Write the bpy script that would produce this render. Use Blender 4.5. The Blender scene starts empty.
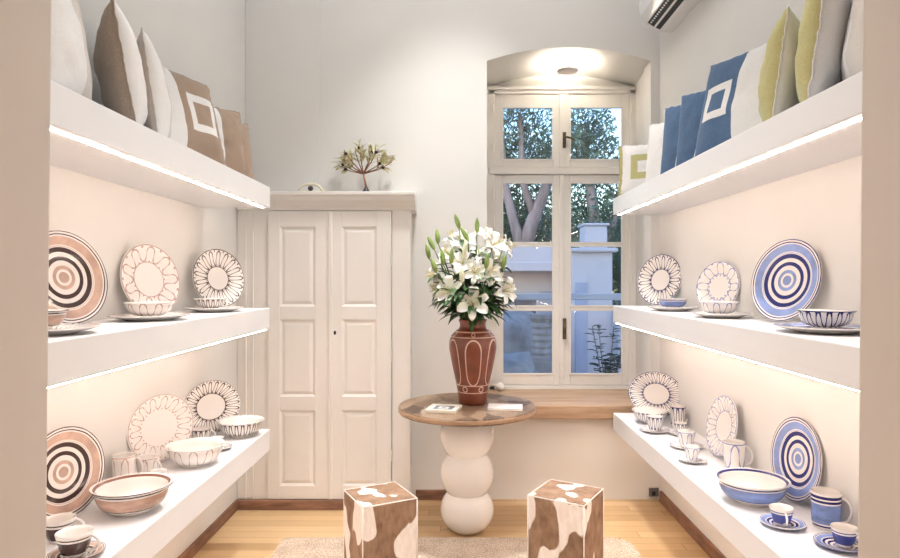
import bpy, bmesh, math, random
from math import pi, sin, cos, radians as R, sqrt
from mathutils import Vector, Matrix, noise
C = bpy.context.scene
COL = C.collection
# ------------------------------------------------------------------ camera
F = 630.0
cd = bpy.data.cameras.new('camera'); cam = bpy.data.objects.new('camera', cd); COL.objects.link(cam)
cam.location = (0, 0, 1.5); cam.rotation_euler = (pi/2, 0, 0)
cd.sensor_width = 36; cd.lens = F/900*36; cd.shift_x = -7/900.0; cd.clip_start = 0.02
C.camera = cam
# ------------------------------------------------------------------ world
w = bpy.data.worlds.new('world'); C.world = w; w.use_nodes = True
nt = w.node_tree; bg = nt.nodes['Background']
sky = nt.nodes.new('ShaderNodeTexSky'); sky.sky_type = 'NISHITA'; sky.sun_disc = False
sky.sun_elevation = R(12); sky.sun_rotation = R(200); sky.air_density = 1.6; sky.ozone_density = 3.0
tint = nt.nodes.new('ShaderNodeMix'); tint.data_type = 'RGBA'; tint.blend_type = 'MULTIPLY'; tint.inputs[0].default_value = 1
nt.links.new(sky.outputs[0], tint.inputs[6]); tint.inputs[7].default_value = (.86, .90, 1.18, 1)
nt.links.new(tint.outputs[2], bg.inputs['Color']); bg.inputs['Strength'].default_value = 0.32
# ------------------------------------------------------------------ lights / exposure
def area(name, loc, size, energy, col, rot=(0, 0, 0), shape='DISK', sy=None):
    l = bpy.data.lights.new(name, 'AREA'); l.shape = shape; l.size = size
    if sy: l.size_y = sy
    l.energy = energy; l.color = col
    o = bpy.data.objects.new(name, l); COL.objects.link(o); o.location = loc; o.rotation_euler = rot
    return o
LED_E = 46.0
LED_COL = (1.0, 0.80, 0.68)
for y_, e_ in ((3.5, 10), (2.0, 7)):  # far lamp follows the shelf shadows; near one added to light stools and shelf fronts
    a_ = area('ceiling_lamp_light', (0.0, y_, 4.22), 0.26, e_, (1.0, 0.98, 0.95)); a_.data.spread = R(75)
area('ceiling_fill_light', (0.0, 2.75, 4.27), 2.3, 13.5, (0.88, 0.95, 1.0), shape='RECTANGLE', sy=2.6)  # added soft fill in place of ceiling bounce, no fixture here
area('hall_fill_light', (0.0, -1.1, 2.9), 0.8, 18, (1.0, 0.92, 0.85))  # added fill from behind the camera, no lamp modelled in the hall
SOFFIT_E = 11.0
vs = C.view_settings
C.display_settings.display_device = 'sRGB'
vs.view_transform = 'Standard'; vs.look = 'None'; vs.gamma = 1; vs.use_curve_mapping = False
vs.exposure = 1.03

# ------------------------------------------------------------------ helpers
def tag(o, label=None, cat=None, group=None, kind=None):
    if label: o['label'] = label
    if cat: o['category'] = cat
    if group: o['group'] = group
    if kind: o['kind'] = kind
    return o
def empty(name, loc=(0, 0, 0), rz=0, label=None, cat=None, group=None):
    o = bpy.data.objects.new(name, None); COL.objects.link(o); o.empty_display_size = .05
    o.location = loc; o.rotation_euler = (0, 0, rz)
    return tag(o, label, cat, group)
def link(name, bm, mats, parent=None, loc=None, smooth=False, bevel=0, rot=None, auto=None):
    bmesh.ops.recalc_face_normals(bm, faces=bm.faces[:])
    me = bpy.data.meshes.new(name); bm.to_mesh(me); bm.free()
    if not isinstance(mats, (list, tuple)): mats = [mats]
    for m in mats: me.materials.append(m)
    if smooth:
        for p in me.polygons: p.use_smooth = True
    o = bpy.data.objects.new(name, me); COL.objects.link(o)
    if parent: o.parent = parent
    if loc is not None: o.location = loc
    if rot is not None: o.rotation_euler = rot
    if bevel:
        b = o.modifiers.new('bevel', 'BEVEL'); b.width = bevel; b.segments = 2; b.limit_method = 'ANGLE'; b.angle_limit = R(50)
    if auto:
        try: me.set_sharp_from_angle(angle=R(auto))
        except Exception: pass
    return o
def bx(bm, x0, x1, y0, y1, z0, z1, mi=0):
    v = [bm.verts.new(p) for p in ((x0,y0,z0),(x1,y0,z0),(x1,y1,z0),(x0,y1,z0),(x0,y0,z1),(x1,y0,z1),(x1,y1,z1),(x0,y1,z1))]
    for q in ((0,3,2,1),(4,5,6,7),(0,1,5,4),(1,2,6,5),(2,3,7,6),(3,0,4,7)):
        f = bm.faces.new([v[i] for i in q]); f.material_index = mi
    return v
def box(*a, **k):
    bm = bmesh.new(); bx(bm, *a, **k); return bm
def prism(pts, fn, d0, d1, bm=None):
    """extrude 2D polygon pts; fn(a,b,d)->xyz"""
    bm = bm or bmesh.new()
    A = [bm.verts.new(fn(a, b, d0)) for a, b in pts]; B = [bm.verts.new(fn(a, b, d1)) for a, b in pts]
    bm.faces.new(A); bm.faces.new(B[::-1])
    n = len(pts)
    for i in range(n): bm.faces.new((A[i], B[i], B[(i+1) % n], A[(i+1) % n]))
    return bm
def lathe(prof, n=56, bm=None, sx=1, sy=1, close=True):
    """prof: list of (r,z[,mi]); mi is material of the segment starting here"""
    bm = bm or bmesh.new()
    rings = []
    for p in prof:
        r, z = p[0], p[1]
        if r < 1e-6: rings.append([bm.verts.new((0, 0, z))])
        else: rings.append([bm.verts.new((r*sx*cos(2*pi*i/n), r*sy*sin(2*pi*i/n), z)) for i in range(n)])
    for k in range(len(prof)-1):
        a, b = rings[k], rings[k+1]; mi = prof[k][2] if len(prof[k]) > 2 else 0
        for i in range(n):
            j = (i+1) % n
            if len(a) == 1 and len(b) == 1: continue
            if len(a) == 1: f = bm.faces.new((a[0], b[i], b[j]))
            elif len(b) == 1: f = bm.faces.new((a[i], a[j], b[0]))
            else: f = bm.faces.new((a[i], a[j], b[j], b[i]))
            f.material_index = mi
    return bm
def tube(bm, pts, rad, n=8, mi=0):
    pts = [Vector(p) for p in pts]; L = len(pts)
    rr = rad if isinstance(rad, (list, tuple)) else [rad]*L
    prev = None; t0 = (pts[1]-pts[0]).normalized()
    up = Vector((0, 0, 1)) if abs(t0.z) < .9 else Vector((1, 0, 0))
    nrm = t0.cross(up).normalized(); rings = []
    for i in range(L):
        t = (pts[min(i+1, L-1)]-pts[max(i-1, 0)]).normalized()
        nrm = (nrm - t*nrm.dot(t)).normalized(); b = t.cross(nrm)
        rings.append([bm.verts.new(pts[i]+(nrm*cos(2*pi*k/n)+b*sin(2*pi*k/n))*rr[i]) for k in range(n)])
    for i in range(L-1):
        for k in range(n):
            f = bm.faces.new((rings[i][k], rings[i][(k+1) % n], rings[i+1][(k+1) % n], rings[i+1][k])); f.material_index = mi
    for rg in (rings[0], rings[-1]):
        f = bm.faces.new(rg); f.material_index = mi
    return bm

# ------------------------------------------------------------------ material expression helper
class X:
    def __init__(s, T, v): s.T = T; s.v = v
    def _m(s, op, *a):
        n = s.T.nodes.new('ShaderNodeMath'); n.operation = op
        for i, q in enumerate((s,)+a):
            q = q.v if isinstance(q, X) else q
            if isinstance(q, (int, float)): n.inputs[i].default_value = q
            else: s.T.links.new(q, n.inputs[i])
        return X(s.T, n.outputs[0])
    def __add__(s, o): return s._m('ADD', o)
    def __sub__(s, o): return s._m('SUBTRACT', o)
    def __mul__(s, o): return s._m('MULTIPLY', o)
    def __truediv__(s, o): return s._m('DIVIDE', o)
    def abs(s): return s._m('ABSOLUTE')
    def sqrt(s): return s._m('SQRT')
    def cos(s): return s._m('COSINE')
    def sin(s): return s._m('SINE')
    def lt(s, o): return s._m('LESS_THAN', o)
    def gt(s, o): return s._m('GREATER_THAN', o)
    def mx(s, o): return s._m('MAXIMUM', o)
    def mn(s, o): return s._m('MINIMUM', o)
    def atan2(s, o): return s._m('ARCTAN2', o)
    def mod(s, o): return s._m('FLOORED_MODULO', o)
    def floor(s): return s._m('FLOOR')
class Mat:
    def __init__(s, name, rough=.5, spec=.5, coat=0):
        s.m = bpy.data.materials.new(name); s.m.use_nodes = True; s.T = s.m.node_tree
        s.b = s.T.nodes['Principled BSDF']; s.b.inputs['Roughness'].default_value = rough
        s.b.inputs['Specular IOR Level'].default_value = spec; s.b.inputs['Coat Weight'].default_value = coat
        s.b.inputs['Coat Roughness'].default_value = .05
        s.tc = s.T.nodes.new('ShaderNodeTexCoord'); s.sp = s.T.nodes.new('ShaderNodeSeparateXYZ')
        s.T.links.new(s.tc.outputs['Object'], s.sp.inputs[0])
        s.x, s.y, s.z = (X(s.T, s.sp.outputs[i]) for i in range(3))
    def c(s, v):
        n = s.T.nodes.new('ShaderNodeRGB'); n.outputs[0].default_value = (*v, 1); return n.outputs[0]
    def mix(s, a, b, f):
        n = s.T.nodes.new('ShaderNodeMix'); n.data_type = 'RGBA'
        s.T.links.new(f.v if isinstance(f, X) else f, n.inputs[0])
        for k, q in ((6, a), (7, b)):
            if isinstance(q, tuple): n.inputs[k].default_value = (*q, 1)
            else: s.T.links.new(q, n.inputs[k])
        return n.outputs[2]
    def noise(s, scale, detail=3, rough=.5, stretch=None, co='Object'):
        n = s.T.nodes.new('ShaderNodeTexNoise'); n.inputs['Scale'].default_value = scale
        n.inputs['Detail'].default_value = detail; n.inputs['Roughness'].default_value = rough
        src = s.tc.outputs[co]
        if stretch:
            m = s.T.nodes.new('ShaderNodeMapping'); m.inputs['Scale'].default_value = stretch
            s.T.links.new(src, m.inputs[0]); src = m.outputs[0]
        s.T.links.new(src, n.inputs['Vector']); return X(s.T, n.outputs['Fac'])
    def ramp(s, f, stops, interp='LINEAR'):
        n = s.T.nodes.new('ShaderNodeValToRGB'); cr = n.color_ramp; cr.interpolation = interp
        while len(cr.elements) < len(stops): cr.elements.new(.5)
        for e, (p, c_) in zip(cr.elements, stops): e.position = p; e.color = (*c_, 1)
        s.T.links.new(f.v, n.inputs[0]); return n.outputs[0]
    def base(s, c_):
        if isinstance(c_, tuple): s.b.inputs['Base Color'].default_value = (*c_, 1)
        else: s.T.links.new(c_, s.b.inputs['Base Color'])
        return s
    def bump(s, f, strength=.3, dist=.01):
        n = s.T.nodes.new('ShaderNodeBump'); n.inputs['Strength'].default_value = strength
        n.inputs['Distance'].default_value = dist; s.T.links.new(f.v, n.inputs['Height'])
        s.T.links.new(n.outputs[0], s.b.inputs['Normal']); return s
def plain(name, col, rough=.5, spec=.5, coat=0, var=.06, vs_=6, bump=0, bs=40, metal=0, stretch=None):
    M = Mat(name, rough, spec, coat)
    d = tuple(max(0, c_*(1-var)) for c_ in col); e = tuple(min(1, c_*(1+var*.6)) for c_ in col)
    M.base(M.ramp(M.noise(vs_, 3, stretch=stretch), [(.3, d), (.7, e)]))
    M.b.inputs['Metallic'].default_value = metal
    if bump: M.bump(M.noise(bs, 4, stretch=stretch), bump, .004)
    return M.m
def sub(M, a, b, f): return M.mix(a, b, f)

# ---- materials: room
m_wall = plain('wall_plaster', (.74, .725, .70), .85, .2, var=.03, vs_=1.6, bump=.12, bs=9)
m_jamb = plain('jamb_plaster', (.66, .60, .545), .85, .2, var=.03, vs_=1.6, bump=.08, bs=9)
m_whitewash = plain('whitewash', (.84, .84, .85), .85, .2, var=.05, vs_=3, bump=.3, bs=12)
m_ceiling = plain('ceiling_paint', (.82, .81, .79), .9, .2, var=.02)
m_shelf = plain('shelf_lacquer', (.84, .84, .86), .38, .4, var=.015, vs_=3)
m_cab = plain('cabinet_paint', (.80, .775, .745), .55, .35, var=.03, vs_=2.2, bump=.06, bs=20)
m_winpaint = plain('window_paint', (.86, .84, .81), .45, .4, var=.03, vs_=4)
m_base = plain('baseboard_wood', (.25, .13, .085), .55, .4, var=.35, vs_=7, stretch=(1, 1, 6), bump=.15, bs=30)
m_bronze = plain('aged_bronze', (.16, .12, .08), .4, .5, var=.3, vs_=40, metal=.8)
m_dark = plain('dark_slot', (.015, .015, .017), .5, .4)
m_acw = plain('conditioner_plastic', (.80, .80, .81), .35, .5, var=.01)
def floor_mat():
    M = Mat('floor_boards', .32, .45)
    pw = .085
    row = (M.y/pw).floor(); off = (row*12.9898).sin()*43758.5
    off = off - off.floor()
    L = 1.5; xs = M.x/L + off
    col_ = xs.floor(); h = (row*7.13+col_*31.7).sin()*9731.3; h = h-h.floor()
    n = M.noise(3.2, 5, .6, (1.2, 14, 1)); g = M.noise(16, 4, .6, (.6, 12, 1))
    v = h*.55 + n*.30 + g*.15
    c_ = M.ramp(v, [(.1, (.40, .25, .115)), (.45, (.55, .37, .19)), (.9, (.68, .49, .28))])
    fy = (M.y/pw - row); fx = xs - col_
    gap = (fy.lt(.03)).mx(fx.lt(.0025))
    kn = M.noise(5, 2, .5, (1, 4, 1)).gt(.72)
    c_ = M.mix(c_, (.30, .16, .07), kn*.6)
    c_ = M.mix(c_, (.17, .09, .04), gap*.8)
    M.base(c_); M.bump(gap*-1.0, .4, .003)
    return M.m
m_floor = floor_mat()
def sillwood():
    M = Mat('sill_wood', .5, .4)
    v = M.noise(3, 5, .6, (1, 12, 12)); M.base(M.ramp(v, [(.25, (.28, .17, .10)), (.5, (.46, .31, .20)), (.8, (.60, .44, .31))]))
    M.bump(v, .3, .004); return M.m
m_sill = sillwood()
def glass():
    m = bpy.data.materials.new('window_glass'); m.use_nodes = True; T = m.node_tree; T.nodes.clear()
    o = T.nodes.new('ShaderNodeOutputMaterial'); mx = T.nodes.new('ShaderNodeMixShader')
    t = T.nodes.new('ShaderNodeBsdfTransparent'); t.inputs[0].default_value = (.93, .96, .97, 1)
    g = T.nodes.new('ShaderNodeBsdfGlossy'); g.inputs['Roughness'].default_value = .03
    fr = T.nodes.new('ShaderNodeFresnel'); fr.inputs[0].default_value = 1.5
    T.links.new(fr.outputs[0], mx.inputs[0]); T.links.new(t.outputs[0], mx.inputs[1]); T.links.new(g.outputs[0], mx.inputs[2])
    T.links.new(mx.outputs[0], o.inputs[0]); return m
m_glass = glass()
def emit(name, col, s):
    m = bpy.data.materials.new(name); m.use_nodes = True; b = m.node_tree.nodes['Principled BSDF']
    b.inputs['Base Color'].default_value = (.9, .9, .9, 1)
    b.inputs['Emission Color'].default_value = (*col, 1); b.inputs['Emission Strength'].default_value = s; return m
m_led = emit('led_strip_light', LED_COL, LED_E)
m_lamp = emit('lamp_diffuser', (1, .95, .88), 6)

# ================================================================== STRUCTURE
XL, XR, YB, YW, ZC = -1.44, 1.38, 4.29, 4.87, 4.3
YF0, YF1 = .75, 1.2
def struct(name, bm, mat, **k): return tag(link(name, bm, mat, **k), kind='structure')
struct('floor', box(XL-.2, XR+.2, -3.2, YB+.3, -.1, 0), m_floor)
struct('ceiling', box(XL-.2, XR+.2, YF1-.02, YB+.7, ZC, ZC+.1), m_ceiling)
struct('wall_left', box(XL-.15, XL, YF1-.3, YB+.5, 0, ZC), m_wall)
struct('wall_right', box(XR, XR+.15, YF1-.3, YB, 0, ZC), m_wall)
# back wall with arched niche
NX0, NX1, ZS, ZA, ZB = .204, 1.32, 2.985, 3.078, .555
bm = bmesh.new()
N = 20
arch = []
for i in range(N+1):
    t = i/N; x = NX0+(NX1-NX0)*t; arch.append((x, ZS+(ZA-ZS)*(1-(2*t-1)**2)))
def vwall(bm, x0, x1, z0, z1):
    bx(bm, x0, x1, YB, YB+.16, z0, z1)
vwall(bm, XL-.1, NX0, 0, ZC); vwall(bm, NX1, XR+.15, 0, ZC); vwall(bm, NX0, NX1, 0, ZB)
for i in range(N):
    (xa, za), (xb, zb) = arch[i], arch[i+1]
    prism([(xa, za), (xb, zb), (xb, ZC), (xa, ZC)], lambda a, b, d: (a, d, b), YB, YB+.16, bm)
bmesh.ops.remove_doubles(bm, verts=bm.verts[:], dist=1e-5)
struct('wall_back', bm, m_wall)
# shallow projection of the back wall left of the plaster edge above the cupboard
struct('wall_back_projection', box(XL, -.93, YB-.012, YB-.001, 0, ZC), m_wall, bevel=.008)
# niche reveal: sides, soffit, back lintel
bm = bmesh.new()
NR = 1.375
bw = [(NX0+.02+(NR-NX0-.02)*i/N, z) for i, (x, z) in enumerate(arch)]
fr = [bm.verts.new((x, YB+.001, z)) for x, z in arch]; bk = [bm.verts.new((x, YW+.06, z)) for x, z in bw]
fo = [bm.verts.new((x+ (0), YB+.001, z+.12)) for x, z in arch]; bo = [bm.verts.new((x, YW+.06, z+.12)) for x, z in bw]
for i in range(N):
    bm.faces.new((fr[i], fr[i+1], bk[i+1], bk[i])); bm.faces.new((fo[i], bo[i], bo[i+1], fo[i+1]))
    bm.faces.new((bk[i], bk[i+1], bo[i+1], bo[i]))
def quadbox(bm, pts, z0, z1):
    A = [bm.verts.new((x, y, z0)) for x, y in pts]; B = [bm.verts.new((x, y, z1)) for x, y in pts]
    bm.faces.new(A); bm.faces.new(B)
    for i in range(4): bm.faces.new((A[i], A[(i+1) % 4], B[(i+1) % 4], B[i]))
quadbox(bm, [(NX0, YB+.001), (NX0+.02, YW+.06), (NX0-.2, YW+.06), (NX0-.2, YB+.001)], 0, 3.2)
quadbox(bm, [(NX1, YB+.001), (NR, YW+.06), (NR+.2, YW+.06), (NR+.2, YB+.001)], 0, 3.2)
bx(bm, NX0, NR, YW+.005, YW+.06, 2.955, 3.2)
bx(bm, NX0-.05, NR+.05, YW, YW+.2, 3.19, 3.5)
struct('wall_niche', bm, m_wall)
bm = box(NX0-.1, NR+.1, YB+.1, YW+.2, 0, ZB); bx(bm, NX0-.1, NR+.1, YW-.029, YW+.2, ZB, .654)
struct('wall_under_window', bm, m_whitewash)
# front wall with door opening (jambs in the foreground), leaning slightly like the old plaster
JL, JR = -.775, .762
bm = bmesh.new()
quadL = [(XL-.3, 0), (JL-.012, 0), (JL+.014, 2.6), (XL-.3, 2.6)]
prism(quadL, lambda a, b, d: (a, d, b), YF0, YF1, bm)
prism([(JR-.012, 0), (XR+.3, 0), (XR+.3, 2.6), (JR+.010, 2.6)], lambda a, b, d: (a, d, b), YF0, YF1, bm)
bx(bm, XL-.3, XR+.3, YF0, YF1, 2.6, ZC+.1)
struct('wall_front', bm, m_jamb, bevel=.012)
# hall behind the camera
struct('wall_hall_left', box(XL-.45, XL-.3, -3.2, YF0+.1, 0, 3.1), m_jamb)
struct('wall_hall_right', box(XR+.3, XR+.45, -3.2, YF0+.1, 0, 3.1), m_jamb)
struct('wall_hall_back', box(XL-.45, XR+.45, -3.3, -3.2, 0, 3.1), m_jamb)
struct('ceiling_hall', box(XL-.45, XR+.45, -3.3, YF0+.02, 3.1, 3.2), m_ceiling)
# baseboards
struct('baseboard_left', box(XL, XL+.018, YF1, 4.105, 0, .065), m_base, bevel=.003)
struct('baseboard_right', box(XR-.018, XR, YF1, YB-.05, 0, .075), m_base, bevel=.003)
struct('baseboard_cabinet', box(XL+.02, -.31, 4.085, 4.12, 0, .062), m_base, bevel=.004)
struct('baseboard_back', box(-.28, -.06, YB-.02, YB, 0, .068), m_base, bevel=.004)
# sill
struct('trim_1', box(NX0-.14, 1.318, YB-.09, YW-.03, .565, .655), m_sill, bevel=.006)

# ================================================================== WINDOW
win = empty('window_1', (0, YW, 0)); tag(win, kind='structure')
def wb(name, bm, mat=m_winpaint, parent=win, bevel=.004): return link(name, bm, mat, parent, bevel=bevel)
WX0, WX1, WZ0, WZ1 = .245, 1.362, .655, 2.955
bm = bmesh.new()
bx(bm, WX0-.02, WX0+.045, -.06, .04, WZ0, WZ1); bx(bm, WX1-.045, WX1+.008, -.06, .04, WZ0, WZ1)
bx(bm, WX0, WX1, -.06, .04, WZ0, WZ0+.03); bx(bm, WX0, WX1, -.06, .04, WZ1-.04, WZ1)
bx(bm, WX0, WX1, -.068, .04, 2.30, 2.352)
bx(bm, WX0-.01, WX1+.012, -.075, -.05, WZ1-.012, WZ1+.012)
wb('window_frame', bm)
panes_x = [(.348, .734), (.866, 1.265)]
def sash(x0, x1, z0, z1, px, rows):
    bm = bmesh.new()
    f0, f1 = -.05, -.005
    bx(bm, x0, px[0], f0, f1, z0, z1); bx(bm, px[1], x1, f0, f1, z0, z1)
    zs = sorted([z for r in rows for z in r])
    edges = [z0]+zs+[z1]
    for k in range(0, len(edges), 2): bx(bm, px[0], px[1], f0, f1, edges[k], edges[k+1])
    s = wb('sash', bm)
    # bead moulding
    bm = bmesh.new()
    for (a, b) in rows:
        for q in ((px[0]-.008, px[0]+.006, a-.008, b+.008), (px[1]-.006, px[1]+.008, a-.008, b+.008),
                  (px[0], px[1], a-.008, a+.006), (px[0], px[1], b-.006, b+.008)):
            bx(bm, q[0], q[1], -.056, -.04, q[2], q[3])
    wb('bead', bm, parent=s, bevel=.002)
    for (a, b) in rows:
        wb('pane', box(px[0]-.005, px[1]+.005, -.028, -.024, a-.005, b+.005), m_glass, s, bevel=0)
rows_lo = [(.773, 1.262), (1.292, 1.752), (1.777, 2.236)]
sash(WX0+.045, .797, .69, 2.296, panes_x[0], rows_lo)
sash(.803, WX1-.045, .69, 2.296, panes_x[1], rows_lo)
sash(WX0+.045, .797, 2.356, 2.913, panes_x[0], [(2.412, 2.814)])
sash(.803, WX1-.045, 2.356, 2.913, panes_x[1], [(2.412, 2.814)])
wb('meeting_bead', box(.782, .818, -.064, -.045, .69, 2.296)); wb('meeting_bead', box(.782, .818, -.064, -.045, 2.356, 2.913))
bm = bmesh.new(); bx(bm, .806, .832, -.07, -.058, 2.50, 2.62)
tube(bm, [(.819, -.07, 2.575), (.819, -.10, 2.575), (.835, -.108, 2.573), (.865, -.108, 2.565), (.895, -.106, 2.545)], [.008, .008, .008, .007, .006])
tag(link('window_latch', bm, m_bronze, win, bevel=.003))
bm = bmesh.new(); bx(bm, .806, .834, -.07, -.058, 1.04, 1.20)
tube(bm, [(.82, -.07, 1.13), (.82, -.095, 1.13), (.82, -.10, 1.11), (.82, -.10, 1.06)], [.009, .009, .008, .006])
link('window_latch', bm, m_bronze, win, bevel=.003)
for x in (WX0+.03, WX1-.03):
    for z in (.9, 1.5, 2.15, 2.5, 2.8):
        link('hinge', lathe([(0, -.03), (.006, -.03), (.006, .03), (0, .03)], 10), m_winpaint, win, loc=(x, -.066, z))

# soffit lamp
lampx, lampy, lampz = .80, 4.56, 3.012
l = empty('soffit_lamp', (lampx, lampy, lampz), label='round disc lamp glowing under the arch above the window', cat='lamp')
link('lamp_disc', lathe([(0, -.012), (.07, -.012), (.077, -.006), (.077, .004), (.07, .008), (0, .008)]), plain('lamp_disc_metal', (.62, .58, .56), .6, .3), l, smooth=True, auto=40)
link('lamp_stem', lathe([(0, .008), (.012, .008), (.012, .07), (0, .07)], 16), m_winpaint, l)
pd = bpy.data.lights.new('soffit_lamp_light', 'AREA'); pd.shape = 'DISK'; pd.size = .13; pd.energy = SOFFIT_E; pd.color = (1, .90, .74)
po = bpy.data.objects.new('soffit_lamp_light', pd); COL.objects.link(po); po.parent = l; po.location = (0, 0, .014); po.rotation_euler = (pi, 0, 0)
# ceiling lamps (above the frame; window-end one implied by shelf shadows, doorway one added as fill)
for y in (3.5, 2.0):
    c_ = empty('ceiling_lamp', (0, y, ZC), label='round white ceiling lamp near the window end' if y > 3 else 'unseen ceiling lamp added near the doorway to light stools and shelves', cat='lamp')
    link('lamp_housing', lathe([(0, 0), (.17, 0), (.17, -.05), (.15, -.06), (.15, -.03), (0, -.03)]), m_acw, c_)
    link('lamp_diffuser', lathe([(0, -.03), (.149, -.03), (.149, -.045), (0, -.045)]), m_lamp, c_)

# ================================================================== AIR CONDITIONER
ac = empty('air_conditioner', (XR, 3.2, 3.08), label='white wall-mounted air conditioner high on the right wall', cat='air conditioner')
prof = [(0, 0), (-.075, .0), (-.125, .02), (-.175, .055), (-.205, .10), (-.215, .16), (-.205, .27), (-.18, .30), (0, .30)]
link('housing', prism(prof, lambda a, b, d: (a, d, b), 0, .84), m_acw, ac, bevel=.006)
def slot(p, q, off=.002):
    p = Vector((p[0], 0, p[1])); q = Vector((q[0], 0, q[1])); d = (q-p).normalized(); n = Vector((-d.z, 0, d.x))
    if n.z > 0: n = -n
    bm = bmesh.new(); A = []
    for y in (.035, .80):
        A.append([bm.verts.new(v+Vector((0, y, 0))) for v in (p+n*off, q+n*off, q-n*.01, p-n*.01)])
    bm.faces.new(A[0]); bm.faces.new(A[1])
    for i in range(4): bm.faces.new((A[0][i], A[0][(i+1) % 4], A[1][(i+1) % 4], A[1][i]))
    return bm
link('air_outlet', slot((-.130, .023), (-.168, .05)), m_dark, ac)
link('air_outlet', slot((-.09, .006), (-.118, .0172)), m_dark, ac)
bm = bmesh.new()
for k in range(24):
    y = .05+k*.031; bx(bm, -.160, -.150, y, y+.012, .034, .040)
link('louvre_fins', bm, m_acw, ac)

# ================================================================== SHELVES
def shelf(x_w, x_f, y1, z0, z1, label, inset, drop):
    s = 1 if x_f > x_w else -1
    t = empty('shelf', ((x_w+x_f)/2, YF1, z0), label=label, cat='shelf', group=None)
    W = abs(x_f-x_w)/2; L = y1-YF1
    link('shelf_board', box(-W, W, 0, L, 0, z1-z0), m_shelf, t, bevel=.003)
    xe = s*(W-inset)
    link('led_strip', box(min(xe, xe-s*.0045), max(xe, xe-s*.0045), .01, L-.02, -drop, .001), m_led, t)
    return t
LXF, RXF, LYE, RYE = -1.06, 1.03, 3.57, 4.16
LT, LM, LL = 2.02, 1.336, .65
RT, RM, RL = 2.03, 1.325, .617
shelf(XL, LXF, LYE, 1.903, LT, 'thick white top shelf on the left wall carrying cushions', .03, .003)
shelf(XL, LXF, LYE, 1.218, LM, 'thick white middle shelf on the left wall', .015, .0048)
shelf(XL, LXF, LYE, .53, LL, 'thick white lowest shelf on the left wall', .06, .002)
shelf(XR, RXF, RYE, 1.922, RT, 'thick white top shelf on the right wall carrying cushions', .03, .003)
shelf(XR, RXF, RYE, 1.212, RM, 'thick white middle shelf on the right wall', .015, .0048)
shelf(XR, RXF, RYE, .505, RL, 'thick white lowest shelf on the right wall', .06, .002)

# ================================================================== CUPBOARD
CY = 4.12
cab = empty('cupboard', (-.86, YB-.04, 0), label='tall built-in cream cupboard with two panelled doors', cat='cupboard')
def cb(name, a, par=cab, mat=m_cab, bevel=.004):  # a in world coords
    o = link(name, box(a[0]+.86, a[1]+.86, a[2]-(YB-.04), a[3]-(YB-.04), a[4], a[5]), mat, par, bevel=bevel); return o
cb('side_panel', (-.335, -.305, CY+.031, YB-.001, .062, 1.98))
bm = bmesh.new()
def cbx(bm, a): bx(bm, a[0]+.86, a[1]+.86, a[2]-(YB-.04), a[3]-(YB-.04), a[4], a[5])
cbx(bm, (XL+.002, -1.235, CY, CY+.03, .062, 1.96)); cbx(bm, (-.425, -.305, CY, CY+.03, .062, 1.98))
cbx(bm, (-1.235, -.425, CY, CY+.03, 1.948, 1.98)); cbx(bm, (-1.235, -.425, CY+.022, CY+.04, .062, 1.948))
cbx(bm, (XL+.05, XL+.065, CY-.008, CY+.01, .062, 1.95)); cbx(bm, (XL+.10, XL+.11, CY-.006, CY+.01, .062, 1.95))
link('face_frame', bm, m_cab, cab, bevel=.003)
# cornice with moulding profile
pr = [(0, 1.945), (-.008, 1.95), (-.012, 1.965), (-.03, 1.985), (-.045, 2.01), (-.05, 2.035), (-.06, 2.045), (-.06, 2.065), (.165, 2.065), (.165, 1.945)]
bm = prism(pr, lambda a, b, d: (d+.86, CY+a-(YB-.04), b), XL+.002, -.272)
link('cornice', bm, m_cab, cab, bevel=.003)
def door(x0, x1, side):
    D = .022
    bm = bmesh.new()
    z0, z1 = .066, 1.942
    px0, px1 = (-.75, -.525) if side else (-1.155, -.925)
    rows = [(.153, .643), (.735, 1.235), (1.323, 1.84)]
    edges = [z0]+[z for r in rows for z in r]+[z1]
    ys, ye = CY-.016, CY+.02
    cbx(bm, (x0, px0, ys, ye, z0, z1)); cbx(bm, (px1, x1, ys, ye, z0, z1))
    for k in range(0, len(edges), 2): cbx(bm, (px0, px1, ys, ye, edges[k], edges[k+1]))
    d = link('door', bm, m_cab, cab, bevel=.003)
    for a, b in rows:
        bm = bmesh.new()
        def fld(x, y, z): return (x+.86, y-(YB-.04), z)
        o_ = [(px0, a), (px1, a), (px1, b), (px0, b)]
        i1 = [(px0+.014, a+.014), (px1-.014, a+.014), (px1-.014, b-.014), (px0+.014, b-.014)]
        i2 = [(px0+.035, a+.035), (px1-.035, a+.035), (px1-.035, b-.035), (px0+.035, b-.035)]
        V0 = [bm.verts.new(fld(x, ys+.001, z)) for x, z in o_]; V1 = [bm.verts.new(fld(x, ys+.010, z)) for x, z in i1]
        V2 = [bm.verts.new(fld(x, ys+.003, z)) for x, z in i2]; VB = [bm.verts.new(fld(x, ye, z)) for x, z in o_]
        for i in range(4):
            j = (i+1) % 4
            bm.faces.new((V0[i], V0[j], V1[j], V1[i])); bm.faces.new((V1[i], V1[j], V2[j], V2[i])); bm.faces.new((V0[i], V0[j], VB[j], VB[i]))
        bm.faces.new(V2); bm.faces.new(VB)
        link('door_panel', bm, m_cab, d)
    return d
dl = door(-1.232, -.835, 0); dr = door(-.825, -.428, 1)
cb('cover_strip', (-.838, -.812, CY-.026, CY-.014, .066, 1.942), dr)
o = link('keyhole', lathe([(0, 0), (.008, 0), (.008, .003), (0, .003)], 12), m_dark, dr, loc=(-.795+.86, CY-.016-(YB-.04), 1.15), rot=(pi/2, 0, 0))
o.scale = (1, 1.8, 1)
for z in (.35, 1.0, 1.62):
    link('hinge', lathe([(0, -.035), (.006, -.035), (.006, .035), (0, .035)], 10), m_cab, dr, loc=(-.428+.86, CY-.016-(YB-.04), z))

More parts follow.
